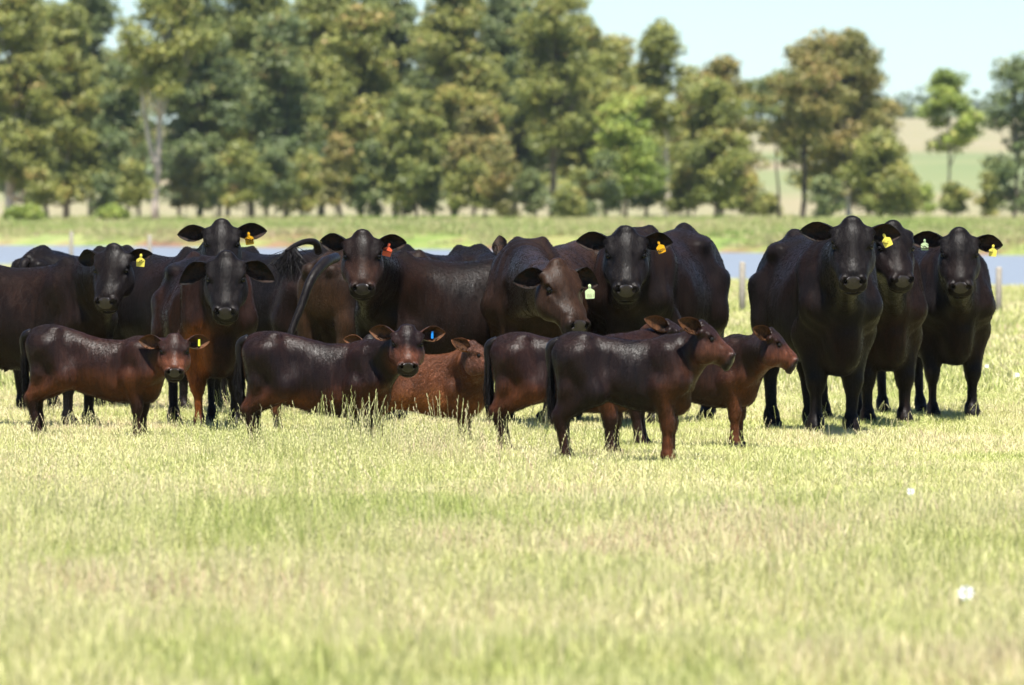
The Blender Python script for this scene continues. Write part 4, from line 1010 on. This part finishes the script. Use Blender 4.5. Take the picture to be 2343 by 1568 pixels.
# ------------------------------------------------------------------ fence posts near the water
M_POST = simple('weathered_post', (.30, .27, .23), .85, .1, 30, .3, .4)
for k, (px, d, zt, lab) in enumerate([(163, 205, 1.03, 'leftmost weathered fence post against the water, above the first cow'), (342, 190, 1.0, 'weathered fence post against the water, left of the highest cow head'),
        (1698, 130, .82, 'grey fence post in the gap left of the right hand group of cows'), (2285, 128, .76, 'grey fence post near the right edge beside the last cow')]):
    x = (px - 1171.5) * d / FPX; z0 = gh(x, d); r = .048
    V, F = tube([(0, 0, -.25), (0, 0, zt * .5), (.006, 0, zt - z0 - .02), (.008, 0, zt - z0)], [r * 1.05, r, r * .96, r * .7], 9); 
    o = mesh_obj('fence_post', V, F, M_POST); o.location = (x, d, z0); tag(o, lab, 'fence post', 'fence posts by the water')
# ------------------------------------------------------------------ white flowers in the meadow
M_PETAL = simple('white_petal', (.85, .85, .85), .6, .3)
M_STEM = simple('green_stem', (.10, .18, .04), .6, .3)
for k, (px, py, d, s, lab) in enumerate([(2210, 1357, 34.5, .030, 'large blurred white flower low in the foreground at right'), (2083, 1125, 45.5, .020, 'white flower in the grass below the right hand cows'), (2327, 858, 78, .022, 'small white flower at the far right edge of the meadow'), (2258, 838, 80, .018, 'small white flower behind the right hand cows'), (1268, 1045, 57.0, .012, 'tiny white flower between the calf legs')]):
    p = W(px, py, d); z0 = gh(p[0], d); e = empty('white_flower', (p[0], d, z0)); tag(e, lab, 'flower', 'white flowers in the grass')
    hh = max(.05, p[2] - z0); V, F = tube([(0, 0, 0), (.004, 0, hh * .6), (0, 0, hh)], [.002, .002, .0015], 5); mesh_obj('stem', V, F, M_STEM, e)
    V = []; F = []
    for j in range(9):
        a = 2 * pi * j / 9; c = np.array([cos(a), 0.25 * sin(a * 3), sin(a)]); t = np.array([-sin(a), 0, cos(a)]); b0 = len(V); o = np.array([0, 0, hh])
        V += [o + c * s * .15, o + c * s * .7 + t * s * .32 - np.array([0, s * .2, 0]), o + c * s * 1.15, o + c * s * .7 - t * s * .32 - np.array([0, s * .2, 0])]; F.append((b0, b0 + 1, b0 + 2, b0 + 3))
    mesh_obj('petals', V, F, M_PETAL, e, False)
# ------------------------------------------------------------------ haze
V = np.array([(x, y, z) for x in (-3900, 3900) for y in (-75, 3750) for z in (-3.0, 62.0)], float)
F = [(0, 1, 3, 2), (4, 6, 7, 5), (0, 4, 5, 1), (2, 3, 7, 6), (0, 2, 6, 4), (1, 5, 7, 3)]
M_HAZE = bpy.data.materials.new('haze_air'); M_HAZE.use_nodes = True; nt = M_HAZE.node_tree; nt.nodes.clear()
o_ = nt.nodes.new('ShaderNodeOutputMaterial'); pv = nt.nodes.new('ShaderNodeVolumePrincipled'); pv.inputs['Color'].default_value = (.80, .90, 1, 1); pv.inputs['Density'].default_value = HAZE; pv.inputs['Anisotropy'].default_value = .1
nt.links.new(pv.outputs[0], o_.inputs['Volume'])
if HAZE: hz_ = mesh_obj('haze', V, F, M_HAZE, smooth=False); tag(hz_, 'thin pale summer haze over the whole pasture', 'haze', kind='stuff')
print('setting', round(time.time() - T0, 1))

# ------------------------------------------------------------------ the herd
HERD = [
 # ---- adults, left to right
 dict(kind='cow', seed=1, px=62, d=65.2, hd=62, s=.95, poll=(258, 560, 64.0), yaw=-16, pitch=62, roll=0, b=.42, low=.3, udder=-.22, hb=.0,
      earL=dict(lift=10, swing=35, droop=.15), earR=dict(lift=14, swing=10, L=.16, W=.05, tag=dict(m=M_TAGY, t=.55, lo=.1, rot=-4, sz=.95)), tail=None,
      label='dark brown cow side on at the far left edge with a yellow ear tag'),
 dict(kind='cow', seed=2, px=190, d=70.5, hd=152, s=1.0, poll=(300, 640, 71.5), yaw=150, pitch=60, b=.1, buttock=.5,
      label='black cow turned away at far left, only its rounded rump showing behind the first cow'),
 dict(kind='cow', seed=3, px=385, d=69.8, hd=35, s=1.0, poll=(507, 503, 68.0), yaw=2, pitch=58, b=.15, hb=-.2,
      earL=dict(lift=2, swing=15), earR=dict(lift=6, swing=5, L=.21, tag=dict(m=M_TAGO, txt='1202', t=.42, lo=.25, rot=8, label='orange ear tag with the number 1202')), tail=None,
      label='black cow with raised head at upper left, orange numbered ear tag, behind the squinting cow'),
 dict(kind='cow', seed=4, px=474, d=64.6, hd=11, s=.97, poll=(517, 577, 62.9), yaw=0, pitch=62, b=.55, low=.3, hb=.05, hs=1.02, orange=('leg', .85), oside=1, ocol=(.17, .052, .011), brown=(.090, .038, .022),
      feet=dict(FL=(0, -.02), FR=(0, .02)), earL=dict(lift=-10, swing=25, droop=.3, L=.22, W=.072), earR=dict(lift=-6, swing=20, droop=.3, L=.22, W=.072), tail=None,
      label='black faced cow with reddish shoulders, orange front leg and no ear tags'),
 dict(kind='cow', seed=5, px=628, d=71.5, hd=-140, s=1.0, poll=(560, 650, 73), yaw=-140, pitch=50, b=.1,
      tail=dict(pts=[(728, 575, 70.6), (722, 556, 70.4), (700, 553, 70.3), (675, 562, 70.2), (655, 575, 70.1)], rad=[.034, .030, .025, .02, .016], end=(655, 665, 70.0)), switch=.07,
      label='black cow at centre left swishing its tail sideways over its back, mostly hidden'),
 dict(kind='cow', seed=6, px=868, d=68.4, hd=148, s=.98, wid=1.12, poll=(980, 640, 70), yaw=150, pitch=60, b=.6, low=.3, brown=(.085, .050, .031), buttock=.2,
      tail=dict(pts=[(768, 590, 67.2), (742, 602, 66.9), (712, 640, 66.7), (690, 700, 66.6), (664, 770, 66.5), (652, 850, 66.4)], rad=[.042, .045, .038, .032, .027, .02], end=(648, 960, 66.4)),
      label='brownish cow seen from behind with a thick tail hanging to the left'),
 dict(kind='cow', seed=7, px=1050, d=66.0, hd=-76, s=.98, len=1.08, poll=(829, 528, 64.2), yaw=1, pitch=61, b=.38, low=.2, facebrown=.35, fcol=(.040, .020, .013), hb=.45,
      earL=dict(lift=12, swing=20, L=.19, W=.07, notch=1), earR=dict(lift=6, swing=8, L=.19, tag=dict(m=M_TAGR, t=.42, lo=.2, rot=-14, label='coral red ear tag')), tail=None,
      label='dark brown cow with a coral red ear tag standing side on, facing the camera'),
 dict(kind='cow', seed=8, px=1015, d=71.5, hd=150, s=1.0, poll=(1172, 566, 70.3), yaw=-20, pitch=55, b=.1,
      earL=dict(lift=74, swing=0), earR=dict(lift=-30, swing=20), tail=None,
      label='black cow behind the herd at centre, only its back and one upright ear showing'),
 dict(kind='cow', seed=9, px=1268, d=66.0, hd=-24, s=1.06, poll=(1280, 594, 62.8), yaw=36, pitch=58, hs=1.1, b=.60, low=.1, brown=(.085, .045, .026), hb=.75, dark=(.018, .013, .011),
      earL=dict(lift=-4, swing=20, L=.18), earR=dict(lift=-6, swing=0, L=.19, droop=.25, tag=dict(m=M_TAGG, txt='1561', ink=M_INKF, t=.62, lo=.75, rot=3, sz=1.05, f=.08, label='pale green ear tag')), tail=None, neckw=1.0,
      label='warm brown cow with lowered head turned to the right and a pale green ear tag'),
 dict(kind='cow', seed=10, px=1500, d=66.2, hd=-19, s=1.12, poll=(1432, 520, 63.2), yaw=0, pitch=61, b=.4, low=.2, brown=(.050, .026, .017), hb=-.1, hgt=1.0,
      earL=dict(lift=6, swing=15, L=.20), earR=dict(lift=5, swing=20, L=.19, tag=dict(m=M_TAGO, txt='5204', t=.55, lo=.15, rot=22, sz=.9, label='orange ear tag with the number 5204')), tail=None,
      label='big black cow right of centre with an orange ear tag and a wide round body'),
 dict(kind='cow', seed=11, px=1872, d=63.5, hd=13, s=1.09, poll=(1950, 498, 61.4), yaw=0, pitch=62, b=.28, low=.45, hb=-.3, brown=(.050, .021, .012),
      wid=.9, feet=dict(FL=(.02, -.05), FR=(-.02, .0)), earL=dict(lift=8, swing=20, L=.215, notch=1), earR=dict(lift=3, swing=25, L=.20, tag=dict(m=M_TAGY, t=.5, lo=.25, rot=26, sz=.98, label='yellow ear tag turned askew')), tail=None,
      label='tall black cow leading the right hand group, with a tilted yellow tag'),
 dict(kind='cow', seed=12, px=1985, d=66.2, hd=14, s=1.04, poll=(2045, 507, 64.2), yaw=17, pitch=60, b=.3, low=.5, hb=.1, brown=(.055, .024, .014),
      earL=dict(lift=5, swing=35), earR=None, tail=None, wid=.9,
      label='black cow squeezed between the other two of the right hand group'),
 dict(kind='cow', seed=13, px=2132, d=68.2, hd=16, s=1.04, poll=(2195, 523, 66.0), yaw=0, pitch=62, b=.3, low=.35, hb=.1, brown=(.048, .023, .014), udder=-.35,
      feet=dict(FL=(0, .0), FR=(0, .0)), earL=dict(lift=14, swing=10, L=.23, droop=.25, tag=dict(m=M_TAGG, t=.55, lo=.15, sz=.85, rot=0, label='pale green ear tag')), earR=dict(lift=-2, swing=15, L=.19, tag=dict(m=M_TAGY, t=.68, lo=.35, rot=-4, sz=.9, label='yellow ear tag')), tail=None,
      label='rightmost black cow with a tag in each ear, pale green and yellow'),
 # ---- calves
 dict(kind='calf', seed=21, px=226, d=62.0, hd=80, drop=.08, belly=.99, s=1.05, len=1.07, hgt=1.0, poll=(399, 764, 61.68), yaw=2, pitch=58, b=.5, low=.4, brown=(.060, .022, .013), dark=(.020, .011, .009), orange=('belly', .35), buttock=.8, leg=.6,
      earL=dict(lift=14, swing=12), earR=dict(lift=14, swing=12, tag=dict(m=M_TAGL, bar=1, t=.55, lo=.2, label='small lime yellow bar tag')), tsway=.05,
      label='leftmost glossy brown calf side on, looking at the camera, small lime tag'),
 dict(kind='calf', seed=22, px=736, d=58.4, hd=80, drop=.06, belly=.86, s=1.06, len=1.08, poll=(932, 744, 58.0), yaw=3, pitch=60, b=.4, low=.35, brown=(.060, .020, .013), dark=(.018, .009, .008), orange=('belly', .4), buttock=.9, leg=.6, facebrown=.65,
      earL=dict(lift=18, swing=15), earR=dict(lift=12, swing=10, tag=dict(m=M_TAGB, bar=1, t=.5, lo=.2, label='small blue bar tag')),
      label='dark mahogany calf side on in the middle left, looking at the camera, small blue tag'),
 dict(kind='calf', seed=23, px=982, d=60.6, hd=84, s=.93, len=1.0, poll=(1082, 780, 60.1), yaw=78, pitch=40, earcol=(.12, .045, .018), b=.6, shag=1, orange=('belly', 1.0), ocol=(.21, .078, .022), brown=(.36, .125, .048), dark=(.09, .035, .018), hgt=.92, belly=.86, wid=1.05, leg=.6,
      earL=dict(lift=66, swing=10, open=1.0, L=.14), earR=dict(lift=50, swing=40), tail=None,
      label='shaggy orange brown calf with its head turned away, beside the calf with the blue tag'),
 dict(kind='calf', seed=24, px=735, d=63.3, hd=86, s=.80, len=1.0, poll=(850, 766, 62.9), yaw=25, pitch=60, b=.6, orange=('all', .8), ocol=(.16, .058, .02),
      earL=dict(lift=15, swing=10), earR=dict(lift=40, swing=10), tail=None, earcol=(.17, .075, .035),
      label='reddish calf hidden behind the calf with the blue tag, one furry ear showing'),
 dict(kind='calf', seed=25, px=1302, d=57.4, hd=80, belly=1.04, s=1.06, len=1.04, poll=(1524, 730, 57.7), yaw=98, pitch=34, b=.45, low=.3, brown=(.060, .022, .014), dark=(.018, .010, .009), orange=('belly', .35), leg=.5,
      earL=dict(lift=62, swing=12, open=1.1, L=.17), earR=dict(lift=40, swing=60),
      label='dark red brown calf right of centre, overlapped by the calf in front of it'),
 dict(kind='calf', seed=26, px=1436, d=55.9, hd=84, belly=1.10, s=1.09, len=.93, poll=(1607, 733, 55.8), yaw=86, pitch=42, b=.25, low=.1, brown=(.058, .022, .014), dark=(.014, .009, .009), orange=('chest', .30), leg=.8, facebrown=.6, fcol=(.06, .024, .013),
      earL=dict(lift=54, swing=12, open=1.1, L=.15), earR=dict(lift=40, swing=60, L=.14),
      label='front glossy black brown calf in full profile facing right'),
 dict(kind='calf', seed=28, px=1598, d=59.7, hd=80, s=1.02, len=1.0, poll=(1765, 750, 59.3), yaw=88, pitch=46, b=.5, low=.3, orange=('chest', .35), brown=(.060, .024, .015), dark=(.020, .012, .01), facebrown=.8, leg=.6, fcol=(.08, .028, .014),
      earL=dict(lift=50, swing=12, open=1.1, L=.14), earR=dict(lift=40, swing=60, L=.13),
      label='calf furthest to the right, its reddish face in profile'),
]
import os
ONLY = None
for a in HERD:
    if ONLY and a['seed'] not in ONLY: continue
    t = time.time(); Animal(a).build(); print('animal', a['seed'], round(time.time() - t, 2))
for o in sorted([o for o in bpy.data.objects if o.type == 'MESH'], key=lambda o: -len(o.data.polygons))[:3]: print(o.name, len(o.data.polygons))
print('crown', sum(len(o.data.polygons) for o in bpy.data.objects if o.name.startswith('crown')), 'body', sum(len(o.data.loop_triangles) or 2 * len(o.data.polygons) for o in bpy.data.objects if o.name.startswith('body')))
print('script', round(time.time() - T0, 1), 'tris', sum(len(m.loops) - 2 * len(m.polygons) for m in bpy.data.meshes))
